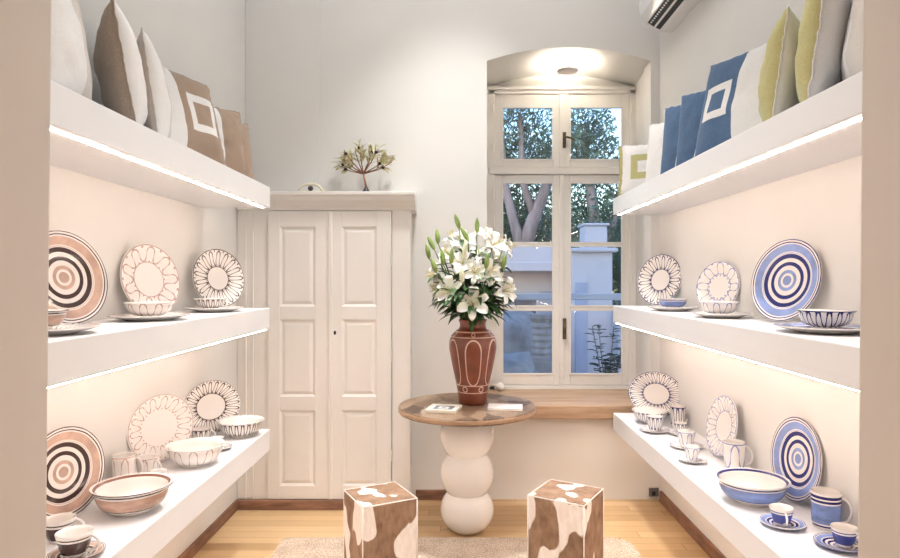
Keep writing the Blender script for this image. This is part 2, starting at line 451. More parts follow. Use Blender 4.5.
# ================================================================== RUG
def rugmat():
    M = Mat('jute_rug', .95, .1)
    n = M.noise(150, 2, .6, (1, .55, 1)); v = M.noise(9, 3)
    c_ = M.ramp(n*.75+v*.25, [(.3, (.27, .20, .15)), (.5, (.50, .405, .32)), (.72, (.72, .63, .53))])
    M.base(c_); M.bump(n, .9, .006); return M.m
pts = []
rx0, rx1, ry0, ry1, rc = -1.0, .99, 1.5, 3.63, .12
for (cx, cy, a0) in ((rx1-rc, ry1-rc, 0), (rx0+rc*.3, ry1-rc*.3, 90), (rx0+rc*.3, ry0+rc, 180), (rx1-rc, ry0+rc, 270)):
    r_ = rc if cx > 0 else rc*.3
    for k in range(7): pts.append((cx+r_*cos(R(a0+15*k)), cy+r_*sin(R(a0+15*k))))
bm = prism(pts, lambda a, b, d: (a, b, d), .0005, .012)
tag(link('jute_rug', bm, rugmat(), bevel=.003), 'woven beige jute rug on the floor under the two stools', 'rug')

# ================================================================== TABLE
TX, TY, TZ = .06, 3.77, .75
tb = empty('pedestal_table', (TX, TY, 0), label='round wooden-topped pedestal table with a white bulbous stacked-ball base', cat='table')
def tabletop_mat():
    M = Mat('table_inlay_wood', .45, .45)
    br = M.T.nodes.new('ShaderNodeTexVoronoi'); br.inputs['Scale'].default_value = 10; br.distance = 'CHEBYCHEV'
    mp = M.T.nodes.new('ShaderNodeMapping'); mp.inputs['Rotation'].default_value = (0, 0, .7); mp.inputs['Scale'].default_value = (1, .55, 1)
    M.T.links.new(M.tc.outputs['Object'], mp.inputs[0]); M.T.links.new(mp.outputs[0], br.inputs['Vector'])
    sp = M.T.nodes.new('ShaderNodeSeparateColor'); M.T.links.new(br.outputs['Color'], sp.inputs[0])
    h = X(M.T, sp.outputs[0]); g = M.noise(7, 5, .65, (2, 14, 2)); g2 = M.noise(9, 5, .65, (14, 2, 2))
    s_ = X(M.T, sp.outputs[1]).gt(.5)
    gg = g*s_+g2*(s_*-1.0+1.0)
    c_ = M.ramp(h*.5+gg*.5, [(.25, (.06, .035, .022)), (.42, (.17, .105, .065)), (.58, (.27, .18, .115)), (.8, (.33, .27, .215))])
    side = M.ramp(M.noise(5, 5, .6, (3, 3, 30)), [(.3, (.28, .17, .10)), (.7, (.50, .34, .22))])
    r = (M.x*M.x+M.y*M.y).sqrt().gt(.4085)
    M.base(M.mix(c_, side, r)); M.bump(gg, .15, .003); return M.m
link('tabletop', lathe([(0, .708), (.395, .708), (.405, .712), (.41, .72), (.41, .74), (.405, .748), (0, .75)], 96), tabletop_mat(), tb, smooth=True, auto=35)
m_cer = plain('white_glazed_ceramic', (.90, .885, .87), .16, .5, coat=.4, var=.01)
prof = [(0, .0)]
for (zb, zt, a0, a1) in ((0, .226, -60, 45), (.226, .454, -45, 45), (.454, .707, -45, 56)):
    kz = (zt-zb)/(sin(R(a1))-sin(R(a0))); zc = zb-kz*sin(R(a0))
    for k in range(17):
        if k == 0 and zb > 0: continue
        a = R(a0+(a1-a0)*k/16); prof.append((.160*cos(a)**.95, zc+kz*sin(a)))
prof.append((0, .707))
mz = prof
link('pedestal', lathe(mz, 72), m_cer, tb, smooth=True, auto=60)

# ================================================================== STOOLS
def hide(seed):
    M = Mat('cowhide', .75, .25)
    mp = M.T.nodes.new('ShaderNodeMapping'); mp.inputs['Location'].default_value = (seed*3.7, seed*1.9, seed*5.1); mp.inputs['Scale'].default_value = (1, 1, .55)
    M.T.links.new(M.tc.outputs['Object'], mp.inputs[0])
    n = M.T.nodes.new('ShaderNodeTexNoise'); n.inputs['Scale'].default_value = 8.5; n.inputs['Detail'].default_value = 1.5; n.inputs['Roughness'].default_value = .35
    M.T.links.new(mp.outputs[0], n.inputs['Vector'])
    f = M.noise(60, 3, .6, (1, 1, .3)); v = M.noise(13, 3)
    br = M.ramp(f*.35+v*.65, [(.3, (.16, .09, .055)), (.5, (.29, .18, .115)), (.75, (.41, .28, .20))])
    wt = M.ramp(f, [(.3, (.78, .70, .64)), (.7, (.90, .85, .80))])
    k = M.ramp(X(M.T, n.outputs['Fac'])+f*.03, [(.575, (0, 0, 0)), (.595, (1, 1, 1))])
    M.base(M.mix(br, wt, X(M.T, k))); M.bump(f, .35, .004); return M.m
m_stitch = plain('pale_hide_edge', (.82, .76, .70), .8, .2, var=.08, vs_=60)
def stool(loc, yaw, s, label, seed):
    t = empty('cowhide_stool', loc, yaw, label, 'stool', None); h = .452; q = s/2
    bm = bmesh.new(); bx(bm, -q, q, -q, q, .012, h)
    bmesh.ops.bevel(bm, geom=[e for e in bm.edges], offset=.008, segments=3, affect='EDGES')
    link('upholstery', bm, hide(seed), t, smooth=True, auto=40)
    bm = bmesh.new(); e = q-.002; r_ = .003
    c4 = [(-e, -e), (e, -e), (e, e), (-e, e)]
    for i in range(4):
        a, b = c4[i], c4[(i+1) % 4]
        tube(bm, [(a[0], a[1], h-.002), (b[0], b[1], h-.002)], r_, 6); tube(bm, [(a[0], a[1], .015), (a[0], a[1], h-.002)], r_, 6)
    link('piping', bm, m_stitch, t, smooth=True)
    link('base_plate', box(-q+.015, q-.015, -q+.015, q-.015, 0, .0125), m_dark, t)
# solve: corners of seat on plane z=.452
def P(x, y, z):
    D = F*(1.5-z)/(y-279.0); return Vector(((x-457)*D/F, D, z))
stool((-.372, 3.04, .012), R(28), .274, 'brown and white cowhide cube stool left of the table', 1)
stool((.532, 3.07, .012), R(-31), .283, 'brown and white cowhide cube stool right of the table', 2.3)

# ================================================================== POTTERY
WHITE = (.86, .82, .79)
def washed(M, col, s=12, k=.35):
    lo = tuple(c_*(1-k) for c_ in col); hi = tuple(min(1, c_*(1+k*.8)) for c_ in col)
    return M.ramp(M.noise(s, 4, .6, (1, 1, 3)), [(.3, lo), (.7, hi)])
BROWN = dict(wash=(.55, .36, .28), dark=(.055, .028, .026), line=(.06, .03, .028), pale=(.50, .35, .31))
BLUE = dict(wash=(.22, .32, .66), dark=(.02, .025, .17), line=(.025, .03, .13), pale=(.22, .26, .50))
def target_mat(name, P_, a, b):
    M = Mat(name, .15, .5, .3)
    X_, Y_ = M.x/a, M.y/b; wob = M.noise(9, 2)
    r = (X_*X_+Y_*Y_).sqrt()+(wob-.5)*.03
    wsh = washed(M, P_['wash']); mask = lambda lo, hi: r.gt(lo)*r.lt(hi)
    c_ = M.c(WHITE)
    wm = r.lt(.12).mx(mask(.18, .26)).mx(mask(.71, .885))
    c_ = M.mix(c_, wsh, wm*.92)
    dk = mask(.37, .46).mx(mask(.555, .655)).mx(mask(.915, .94)).mx(mask(.978, 1.1))
    c_ = M.mix(c_, P_['dark'], dk)
    c_ = M.mix(c_, P_['wash'], mask(.675, .685))
    M.base(c_); return M.m
def petal_mat(name, col, a, b, n, r0, r1, w_=.013, inner=None, rim=True, power=1.0, body=WHITE):
    """painted looping petal line running round the rim"""
    M = Mat(name, .15, .5, .3)
    X_, Y_ = M.x/a, M.y/b
    r = (X_*X_+Y_*Y_).sqrt(); th = Y_.atan2(X_)
    ph = th*float(n); m_, amp = (r0+r1)/2, (r1-r0)/2
    cc = ph.cos(); ca = cc.abs()+.015
    g = ca._m('POWER', .5)*cc._m('SIGN')*amp+m_; gp = ph.sin()*ca._m('POWER', -.5)*(amp*n*.5)/r
    d = (r-g).abs()/((gp*gp+1.0).sqrt())
    k = d.lt(w_)*r.gt(r0-.06)
    if inner: k = k.mx((r-inner).abs().lt(w_*.8))
    if rim: k = k.mx((r-.975).abs().lt(w_))
    # little dots where the petals meet rim and centre
    dots = r.gt(r0-.06)*(ph.cos().abs().gt(.93))*((r-r1).abs().lt(w_*1.8).mx((r-r0).abs().lt(w_*1.8)))
    k = k.mx(dots)
    wv = M.noise(30, 2)
    M.base(M.mix(M.c(body), col, k*(wv*.6+.62)._m('MINIMUM', 1.0))); return M.m
def side_mat(name, kind, P_, h, n=10, rr=.05, w_=.0022):
    M = Mat(name, .15, .5, .3)
    z = M.z/h
    c_ = M.c(WHITE)
    if kind == 'band':
        c_ = M.mix(c_, washed(M, P_['wash']), z.gt(.30)*z.lt(.78))
        c_ = M.mix(c_, P_['dark'], (z.gt(.83)*z.lt(.90)).mx(z.gt(.26)*z.lt(.30)))
    elif kind == 'dark':
        c_ = M.mix(c_, P_['dark'], z.gt(.15)*z.lt(.70)); c_ = M.mix(c_, P_['dark'], z.gt(.78)*z.lt(.84))
    elif kind == 'mugband':
        c_ = M.mix(c_, washed(M, P_['wash']), z.gt(.16)*z.lt(.70))
        c_ = M.mix(c_, P_['dark'], (z.gt(.74)*z.lt(.81)).mx(z.gt(.85)*z.lt(.93)).mx(z.gt(.07)*z.lt(.12)))
        sd = (M.y*1.0).lt(-.0)
        gapm = M.x.gt(.0)*(M.x*.45+M.y).lt(.012)*(M.y-M.x*.45).gt(-.05)
    else:
        th = M.y.atan2(M.x); ph = th*float(n)
        if kind == 'loop': z0, z1, = .12, .93
        else: z0, z1 = .18, .92
        amp, m_ = (z1-z0)/2*h, (z1+z0)/2*h
        cc = ph.cos(); ca = cc.abs()+.015
        g = ca._m('POWER', .5)*cc._m('SIGN')*amp+m_; gp = ph.sin()*ca._m('POWER', -.5)*(amp*n*.5/rr)
        d = (M.z-g).abs()/((gp*gp+1.0).sqrt())
        col = P_['line'] if kind == 'dense' else P_['pale']
        w_ = w_*1.25 if kind == 'dense' else w_
        k = d.lt(w_).mx((z-.96).abs().lt(.02))
        c_ = M.mix(c_, col, k)
    M.base(c_); return M.m
m_pot = plain('white_pottery_glaze', WHITE, .15, .5, coat=.3, var=.015)
def rim_mat(name, col, r, band=None, n=0):
    M = Mat(name, .15, .5, .3); rr = (M.x*M.x+M.y*M.y).sqrt()/r
    c_ = M.c(WHITE)
    if band: c_ = M.mix(c_, band, rr.gt(.84)*rr.lt(.90))
    if n: c_ = M.mix(c_, col, ((M.y.atan2(M.x)*float(n)).cos().gt(.9))*rr.gt(.94))
    c_ = M.mix(c_, col, rr.gt(.965) if not n else rr.gt(2.0)); M.base(c_); return M.m
cache = {}
def plate_mesh(a, b, depth=.022):
    k = 1
    # front face +Z
    pr = [(0, .006), (.60, .006), (.66, .010), (.97, depth), (1.0, depth-.001), (1.0, depth-.005), (.66, .002), (.56, -.004), (.50, -.004), (.48, .001), (0, .001)]
    return lathe([(r_, z_, 0 if i < 4 else 1) for i, (r_, z_) in enumerate(pr)], 72, sx=a, sy=b)
def stand_plate(name, mat, a, b, x, y, z, az, lean, label, cat='plate', group=None, roll=0, base_z=None):
    """az: horizontal heading of face normal measured from -Y toward +X ; lean back in degrees"""
    n = Vector((sin(R(az)), -cos(R(az)), 0)); n = (n*cos(R(lean))+Vector((0, 0, 1))*sin(R(lean))).normalized()
    v = (Vector((0, 0, 1))-n*n.z).normalized(); u = v.cross(n)
    Mx = Matrix((u, v, n)).transposed().to_4x4()
    if roll: Mx = Mx @ Matrix.Rotation(R(roll), 4, 'Z')
    key = ('pl', mat.name, a, b)
    o = link(name, plate_mesh(a, b), [mat, m_pot], smooth=True, auto=50)
    c_ = Vector((x, y, z))+v*b - Vector((0,0,0)); 
    Mx.translation = c_; o.matrix_world = Mx
    tag(o, label, cat, group); return o
def flat_plate(name, mat, r_, x, y, z, label, cat='plate', group=None, rz=0):
    o = link(name, plate_mesh(r_, r_, .020), [mat, m_pot], smooth=True, auto=50, loc=(x, y, z+.0042)); o.rotation_euler = (0, 0, rz)
    return tag(o, label, cat, group)
def bowl(name, r_, h, outer, inner, x, y, z, label, flare=1.0, cat='bowl', group=None):
    fr_ = r_*.46
    pr = [(0, .002, 0), (fr_*.9, .002, 0), (fr_, .0, 0), (fr_+.003, .004, 0), (fr_+.002, .010, 0)]
    for k in range(1, 9):
        t = k/8; pr.append((fr_+(r_*.90-fr_)*sin(t*pi/2)**.8*1.0, .010+(h*.86-.010)*(1-cos(t*pi/2))**.85, 0))
    pr += [(r_*.985, h*.955, 1), (r_, h*.975, 1), (r_*.995, h, 1), (r_*.93, h*.985, 1), (r_*.86, h*.90, 1)]
    for k in range(7, -1, -1):
        t = k/8; pr.append((max(0, (fr_+(r_*.90-fr_)*sin(t*pi/2)**.8)-.007) if k else 0, max(.012, .012+(h*.86-.008)*(1-cos(t*pi/2))**.85), 1))
    pr[-1] = (0, .012)
    o = link(name, lathe(pr, 64), [outer, inner], smooth=True, auto=60, loc=(x, y, z+.0006)); return tag(o, label, cat, group)
def cup(name, r_, h, outer, x, y, z, label, handle_az=0, taper=.62, cat='cup', group=None, handle=True, hs=1.0, base=0.0):
    t = empty(name, (x, y, z+base), R(handle_az), label, cat, group)
    rb = r_*taper
    pr = [(0, .001, 0), (rb*.85, 0, 0), (rb*.95, .002, 0)]
    for k in range(1, 8):
        q = k/7; pr.append((rb+(r_-rb)*q**.7, .004+(h-.005)*q, 0))
    pr += [(r_-.001, h, 1), (r_-.004, h-.001, 1)]
    for k in range(6, -1, -1):
        q = k/7; pr.append((rb+(r_-rb)*q**.7-.0045, .006+(h-.008)*q, 1))
    pr.append((0, .006))
    link('cup_body', lathe(pr, 48), [outer, m_pot], t, smooth=True, auto=60)
    if handle:
        bm = bmesh.new(); pts = []
        H = h*.34*hs
        for k in range(13):
            a = R(100-200*k/12); rx = r_*.62*hs
            zc = h*.53; rad_at = rb+(r_-rb)*(.55)**.7
            pts.append((rad_at-.004+rx*cos(a)*1.0+ .002, 0, zc+H*sin(a)))
        pts[0] = (rb+(r_-rb)*(.87)**.7-.003, 0, pts[0][2]); pts[-1] = (rb+(r_-rb)*(.2)**.7-.003, 0, pts[-1][2])
        tube(bm, pts, max(.0038, r_*.10), 8)
        link('handle', bm, m_pot, t, smooth=True)
    return t
def saucer(mat, r_, x, y, z, label, group=None):
    pr = [(0, .004), (.35, .004), (.40, .006), (.97, .016), (1.0, .0165), (1.0, .014), (.5, .0025), (.42, 0), (0, 0)]
    o = link('saucer', lathe([(a*r_, b) for a, b in pr], 48), mat, smooth=True, auto=50, loc=(x, y, z+.0005)); return tag(o, label, 'saucer', group)

tb_m = target_mat('brown_target_paint', BROWN, .165, .165); tl_m = target_mat('blue_target_paint', BLUE, .165, .165)
# --- left middle shelf
e = .0015
stand_plate('display_plate', tb_m, .165, .165, -1.338, 2.18, LM+.006, 72, 12, 'large brown plate with bold target rings on the left middle shelf')
stand_plate('display_plate', petal_mat('pale_star_paint', BROWN['pale'], .158, .158, 9, .52, .93, .018, .50), .158, .158, -1.345, 2.79, LM+.006, 68, 11, 'white plate with a pale brown star line, middle of the left middle shelf')
stand_plate('display_plate', petal_mat('dark_petal_paint', BROWN['line'], .163, .163, 17, .44, .92, .017, .40), .163, .163, -1.295, 3.45, LM+.006, 56, 10, 'dark brown petal plate at the far end of the left middle shelf')
fp = petal_mat('brown_petal_flat', BROWN['line'], .15, .15, 20, .5, .92, .013, .46); fpp = petal_mat('pale_petal_flat', BROWN['pale'], .15, .15, 9, .55, .92, .013, .5)
flat_plate('dinner_plate', fp, .145, -1.225, 1.87, LM, 'flat plate with dark brown petals under a bowl beside the left doorway jamb')
flat_plate('dinner_plate', fpp, .15, -1.225, 2.51, LM, 'flat cream plate in front of the pale brown star plate')
flat_plate('dinner_plate', fp, .14, -1.215, 3.16, LM, 'flat cream plate at the far end of the left middle shelf')
def inner_brown(r_): return rim_mat('brown_bowl_rim', BROWN['dark'], r_, BROWN['dark'])
bowl('bowl', .085, .060, side_mat('brown_bowl_band', 'band', BROWN, .06), rim_mat('brown_rim_s', BROWN['line'], .085), -1.25, 1.87, LM+.0105, 'small brown banded bowl on the plate beside the left doorway jamb')
bowl('bowl', .093, .060, side_mat('pale_bowl_loops', 'loop', BROWN, .06, 9, .075), m_pot, -1.225, 2.51, LM+.0105, 'small bowl with pale brown loops before the pale star plate')
bowl('bowl', .078, .055, side_mat('dense_bowl_loops', 'dense', BROWN, .055, 18, .065), m_pot, -1.235, 3.16, LM+.0105, 'small bowl with dark brown petals at the far end of the left middle shelf')
# --- left lowest shelf
tb2 = target_mat('brown_target_paint_low', BROWN, .165, .158)
stand_plate('display_plate', tb2, .165, .158, -1.385, 2.235, LL+.006, 74, 7, 'large brown plate with target rings on the left lowest shelf')
stand_plate('display_platter', petal_mat('pale_oval_paint', BROWN['pale'], .20, .152, 14, .56, .92, .012, None), .20, .152, -1.372, 2.935, LL+.006, 71, 8, 'cream oval platter with a pale brown wavy line on the left lowest shelf', 'platter')
stand_plate('display_platter', petal_mat('dark_oval_paint', BROWN['line'], .185, .145, 24, .52, .92, .016, .49), .18, .142, -1.34, 3.46, LL+.006, 56, 9, 'dark brown petal oval platter at the far end of the left lowest shelf', 'platter')
bowl('serving_bowl', .138, .098, side_mat('brown_serving_band', 'band', BROWN, .098), rim_mat('brown_serving_rim', BROWN['dark'], .142, (.22, .09, .06)), -1.190, 2.31, LL, 'large brown banded serving bowl in front of the lower brown target plate', cat='bowl')
bowl('serving_bowl', .128, .092, side_mat('pale_serving_loops', 'loop', BROWN, .092, 10, .10, .002), m_pot, -1.20, 2.89, LL, 'cream serving bowl with pale brown wavy line before the oval platter')
bowl('serving_bowl', .125, .085, side_mat('dense_serving_loops', 'dense', BROWN, .085, 22, .10, .0028), rim_mat('dotted_rim', BROWN['line'], .125, None, 20), -1.175, 3.42, LL, 'white serving bowl with dark brown petals at the far end of the left lowest shelf')
m_sb = target_mat('brown_saucer_paint', BROWN, .078, .078)
saucer(m_sb, .078, -1.165, 1.93, LL, 'brown ringed saucer under the nearest black banded cup')
cup('coffee_cup', .052, .072, side_mat('black_band', 'dark', BROWN, .072), -1.172, 1.93, LL, 'black banded cup nearest the doorway on the left lowest shelf', 0, base=.0055)
cup('coffee_cup', .048, .075, side_mat('black_band_b', 'dark', BROWN, .075), -1.29, 2.045, LL, 'black banded cup standing behind the nearest black cup', 20)
cup('mug', .046, .125, side_mat('pale_mug_loops', 'loop', BROWN, .125, 5, .043), -1.375, 2.60, LL, 'tall cream mug between the lower target plate and the oval platter', 15, .85, 'mug')
cup('mug', .048, .09, side_mat('pale_mug_loops_b', 'loop', BROWN, .09, 6, .045), -1.325, 2.70, LL, 'short cream mug with pale loops in front of the oval platter', -20, .72, 'mug')
m_sp = petal_mat('pale_saucer_paint', BROWN['pale'], .062, .062, 8, .5, .9, .02, None); m_sd = petal_mat('dark_saucer_paint', BROWN['line'], .062, .062, 16, .45, .9, .02, None)
saucer(m_sp, .062, -1.235, 2.60, LL, 'pale looped saucer behind the brown banded serving bowl')
cup('coffee_cup', .032, .055, side_mat('pale_espresso', 'loop', BROWN, .055, 5, .03), -1.235, 2.60, LL, 'small pale espresso cup behind the brown banded serving bowl', -30, base=.005)
cup('mug', .046, .09, side_mat('dense_mug', 'dense', BROWN, .09, 11, .042), -1.30, 3.20, LL, 'mug with dense brown petals in front of the dark oval platter', 30, .75, 'mug')
saucer(m_sd, .062, -1.185, 3.14, LL, 'brown petal saucer between the two far serving bowls')
cup('coffee_cup', .034, .055, side_mat('dense_espresso', 'dense', BROWN, .055, 9, .03), -1.195, 3.14, LL, 'small brown petal espresso cup between the two far serving bowls', 120, base=.005)
# --- right middle shelf (face normal heading negative = toward -X)
stand_plate('display_plate', tl_m, .165, .165, 1.280, 2.485, RM+.006, -70, 12, 'large blue plate with bold target rings on the right middle shelf')
stand_plate('display_plate', petal_mat('pale_blue_star_paint', BLUE['pale'], .13, .13, 8, .46, .95, .016, .52), .13, .13, 1.305, 3.17, RM+.006, -62, 11, 'white plate with pale blue flower loops, middle of the right middle shelf')
stand_plate('display_plate', petal_mat('navy_petal_paint', BLUE['line'], .165, .165, 17, .46, .92, .017, .42), .165, .165, 1.275, 4.0, RM+.006, -54, 11, 'white plate with navy petals at the window end of the right middle shelf')
fb = petal_mat('navy_petal_flat', BLUE['line'], .15, .15, 20, .5, .92, .013, .46); fbt = target_mat('blue_target_flat', BLUE, .15, .15)
flat_plate('dinner_plate', fbt, .152, 1.205, 2.06, RM, 'flat blue ringed plate under the bowl beside the right doorway jamb')
flat_plate('dinner_plate', fb, .132, 1.195, 2.85, RM, 'flat white plate in front of the pale blue looped plate')
flat_plate('dinner_plate', fb, .132, 1.185, 3.46, RM, 'flat white plate at the window end of the right middle shelf')
bowl('bowl', .088, .062, side_mat('navy_bowl_loops', 'dense', BLUE, .062, 16, .07, .0022), rim_mat('blue_rim_s', BLUE['line'], .088), 1.205, 2.06, RM+.0105, 'small white bowl with navy petals beside the right doorway jamb')
bowl('bowl', .088, .062, side_mat('paleblue_bowl_loops', 'loop', BLUE, .062, 9, .07, .002), m_pot, 1.185, 2.85, RM+.0105, 'small bowl with pale blue loops on the middle flat plate')
bowl('bowl', .080, .055, side_mat('blue_bowl_band', 'band', BLUE, .055), rim_mat('blue_rim_t', BLUE['line'], .08), 1.185, 3.46, RM+.0105, 'small blue banded bowl at the window end of the right middle shelf')
# --- right lowest shelf
stand_plate('display_plate', target_mat('blue_target_low', BLUE, .155, .163), .155, .163, 1.340, 2.50, RL+.006, -84, 7, 'large blue plate with target rings on the right lowest shelf')
stand_plate('display_platter', petal_mat('pale_blue_oval_paint', BLUE['pale'], .125, .150, 12, .50, .93, .013, .50), .125, .150, 1.300, 3.12, RL+.006, -80, 11, 'white oval plate with pale blue loops on the right lowest shelf', 'plate')
stand_plate('display_platter', petal_mat('navy_oval_paint', BLUE['line'], .19, .142, 25, .50, .92, .016, .48), .19, .142, 1.262, 4.02, RL+.006, -44, 10, 'navy petal oval platter at the window end of the right lowest shelf', 'platter')
bowl('serving_bowl', .139, .093, side_mat('blue_serving_band', 'band', BLUE, .093), rim_mat('blue_serving_rim', BLUE['dark'], .144, BLUE['dark']), 1.170, 2.50, RL, 'large blue banded serving bowl in front of the lower blue target plate')
bowl('serving_bowl', .108, .078, side_mat('navy_serving_loops', 'dense', BLUE, .078, 22, .09, .0024), m_pot, 1.185, 3.87, RL, 'white serving bowl with navy petals in front of the navy oval platter')
m_bs = target_mat('blue_saucer_paint', BLUE, .078, .078); m_bsp = petal_mat('pale_blue_saucer_paint', BLUE['pale'], .08, .08, 9, .5, .9, .02, None)
saucer(m_bs, .076, 1.165, 2.255, RL, 'blue ringed saucer in front of the blue banded mug')
cup('coffee_cup', .040, .062, side_mat('blue_cup_band', 'dark', dict(dark=(.03, .05, .28)), .062), 1.162, 2.255, RL, 'small dark blue cup in front of the blue banded mug', -100, base=.0055)
cup('mug', .050, .128, side_mat('blue_mug_band', 'mugband', BLUE, .128), 1.315, 2.245, RL, 'tall blue banded mug beside the right doorway jamb', -35, .88, 'mug', hs=1.0)
saucer(m_bs, .078, 1.262, 2.075, RL, 'blue ringed saucer nearest the right doorway jamb')
cup('coffee_cup', .040, .062, side_mat('blue_cup_band_b', 'dark', dict(dark=(.03, .05, .28)), .062), 1.275, 2.075, RL, 'small dark blue cup nearest the right doorway jamb', -60, base=.0055)
cup('mug', .050, .13, side_mat('paleblue_mug', 'loop', BLUE, .13, 4, .047, .0025), 1.285, 2.98-.06, RL, 'tall white mug with pale blue loops before the oval plate', -20, .82, 'mug')
saucer(m_bsp, .086, 1.20, 3.30, RL, 'white saucer under the larger blue looped cup in mid shelf')
cup('coffee_cup', .046, .082, side_mat('paleblue_cup', 'loop', BLUE, .082, 5, .042, .0022), 1.20, 3.30, RL, 'larger blue looped cup in the middle of the right lowest shelf', 60, .6, base=.0055)
saucer(m_bsp, .068, 1.135, 3.04, RL, 'white saucer nearest the edge under the smaller blue looped cup')
cup('coffee_cup', .037, .07, side_mat('paleblue_cup_b', 'loop', BLUE, .07, 5, .034, .002), 1.135, 3.04, RL, 'smaller blue looped cup close to the front edge of the right lowest shelf', 60, .6, base=.0055)
saucer(m_bsp, .086, 1.145, 3.645, RL, 'white saucer under the navy petal cup beside the far serving bowl')
cup('coffee_cup', .048, .085, side_mat('navy_cup', 'dense', BLUE, .085, 12, .043, .002), 1.145, 3.645, RL, 'navy petal cup beside the far white serving bowl', 60, .62, base=.0055)
saucer(m_bsp, .062, 1.262, 3.56, RL, 'small white saucer close to the right wall')
cup('coffee_cup', .037, .065, side_mat('navy_cup_b', 'dense', BLUE, .065, 10, .034, .0018), 1.262, 3.56, RL, 'small navy petal cup close to the right wall', 90, .62, base=.0055)
cup('mug', .045, .125, side_mat('navy_mug', 'dense', BLUE, .125, 9, .042, .0022), 1.318, 3.76, RL, 'tall navy petal mug between the far bowl and the right wall', 10, .85, 'mug')

# ================================================================== CUSHIONS
def fabric(name, fn, bumpk=.25):
    M = Mat(name, .9, .15)
    wv = M.noise(420, 2, .7); wr = M.noise(5, 3, .6)
    c_ = fn(M, wv)
    M.base(c_)
    M.bump(wv*.35+wr*2.0, bumpk, .012)
    M.b.inputs['Sheen Weight'].default_value = .15
    return M.m
LIN = ((.33, .26, .205), (.52, .44, .37)); BRN = ((.27, .185, .13), (.45, .34, .26)); WHT = ((.72, .70, .68), (.90, .88, .87))
PBG = ((.56, .50, .45), (.74, .69, .64)); BLU = ((.035, .085, .18), (.13, .21, .34)); OLV = ((.40, .37, .15), (.62, .57, .30))
def tw(M, wv, c2): return M.ramp(wv, [(.34, c2[0]), (.66, c2[1])])
def solid(c2): return lambda M, wv: tw(M, wv, c2)
def stripes(cols, cuts):
    def fn(M, wv):
        c_ = tw(M, wv, cols[0])
        for cc, k in zip(cols[1:], cuts): c_ = M.mix(c_, tw(M, wv, cc), M.x.gt(k))
        return c_
    return fn
def motif(base_, panel, x0, line, side=1, sq=.065, cx=.06, th=.035):
    """plain part beside a coloured panel that carries a square outline"""
    def fn(M, wv):
        c_ = tw(M, wv, base_); p_ = tw(M, wv, panel); l_ = tw(M, wv, line)
        xx = M.x*float(side)
        c_ = M.mix(c_, p_, xx.gt(x0))
        d = (xx-cx).abs().mx(M.y.abs())
        c_ = M.mix(c_, l_, d.gt(sq)*d.lt(sq+th))
        return c_
    return fn
def cushion(name, s, T_, P0, yaw, lean, roll, front, back, label, seed=0, group=None, seam=None):
    """P0: bottom middle on the shelf; yaw: heading of front normal from -Y toward +X; lean back deg; roll in plane"""
    rnd = random.Random(seed); N_ = 26; bm = bmesh.new(); hs = s/2
    def surf(i, j, sg):
        a, b = -1+2*i/N_, -1+2*j/N_
        f = max(0, (1-abs(a)**2.6)*(1-abs(b)**2.6))**.55
        px = a*hs*(1-.055*(1-b*b)**1.0*abs(a)); py = b*hs*(1-.055*(1-a*a)*abs(b))
        nz = noise.noise(Vector((a*2.2+seed*3.1, b*2.2, sg*2.0+seed)))*.16 + noise.noise(Vector((a*6+seed, b*6, sg*3)))*.05
        edge = noise.noise(Vector((a*9, b*9, seed*1.7)))*.007*(1-f)
        return Vector((px+edge, py+edge, sg*T_/2*f*(1+nz)+edge*.8))
    g = {}
    for sg in (1, -1):
        for i in range(N_+1):
            for j in range(N_+1):
                bd = i in (0, N_) or j in (0, N_)
                if sg == -1 and bd: g[(i, j, sg)] = g[(i, j, 1)]
                else: g[(i, j, sg)] = bm.verts.new(surf(i, j, sg))
        for i in range(N_):
            for j in range(N_):
                q = [g[(i, j, sg)], g[(i+1, j, sg)], g[(i+1, j+1, sg)], g[(i, j+1, sg)]]
                f = bm.faces.new(q if sg > 0 else q[::-1]); f.material_index = 0 if sg > 0 else 1
    n = Vector((sin(R(yaw)), -cos(R(yaw)), 0)); n = (n*cos(R(lean))+Vector((0, 0, 1))*sin(R(lean))).normalized()
    v = (Vector((0, 0, 1))-n*n.z).normalized(); u = v.cross(n)
    Mx = Matrix((u, v, n)).transposed().to_4x4() @ Matrix.Rotation(R(roll), 4, 'Z')
    # sit on the shelf plane: lowest vertex touches
    zmin = min((Mx.to_3x3() @ vv.co).z for vv in bm.verts)
    o = link(name, bm, [front, back], smooth=True)
    Mx.translation = Vector(P0) + v*0 + Vector((0, 0, -zmin+.001)) + Vector((v.x, v.y, 0))*hs
    o.matrix_world = Mx
    tag(o, label, 'cushion', group)
    bm = bmesh.new(); loop = [g_ for g_ in ([surf(i, 0, 1) for i in range(N_)]+[surf(N_, j, 1) for j in range(N_)]+[surf(N_-i, N_, 1) for i in range(N_)]+[surf(0, N_-j, 1) for j in range(N_+1)])]
    tube(bm, loop, .0026, 6)
    link('seam', bm, seam or back, o, smooth=True)
    return o
f_wht = fabric('white_cotton', solid(WHT)); f_lin = fabric('taupe_linen', solid(LIN)); f_brn = fabric('brown_linen', solid(BRN))
f_pbg = fabric('pale_linen', solid(PBG)); f_blu = fabric('blue_denim', solid(BLU)); f_olv = fabric('olive_linen', solid(OLV))
f_ws = fabric('white_with_beige', stripes([WHT, PBG], [.03])); f_sw = fabric('white_strip_beige', stripes([WHT, PBG], [-.10]))
f_bm = fabric('white_brown_motif', motif(WHT, BRN, -.075, WHT, 1, .052, .06, .036))
f_bs = fabric('brown_white_stripe', stripes([BRN, WHT, BRN], [-.03, .02]))
f_um = fabric('blue_square_motif', motif(WHT, BLU, -.02, WHT, -1, .045, .09, .033))
f_om = fabric('white_olive_motif', motif(WHT, WHT, 1, OLV, -1, .035, .02, .042))
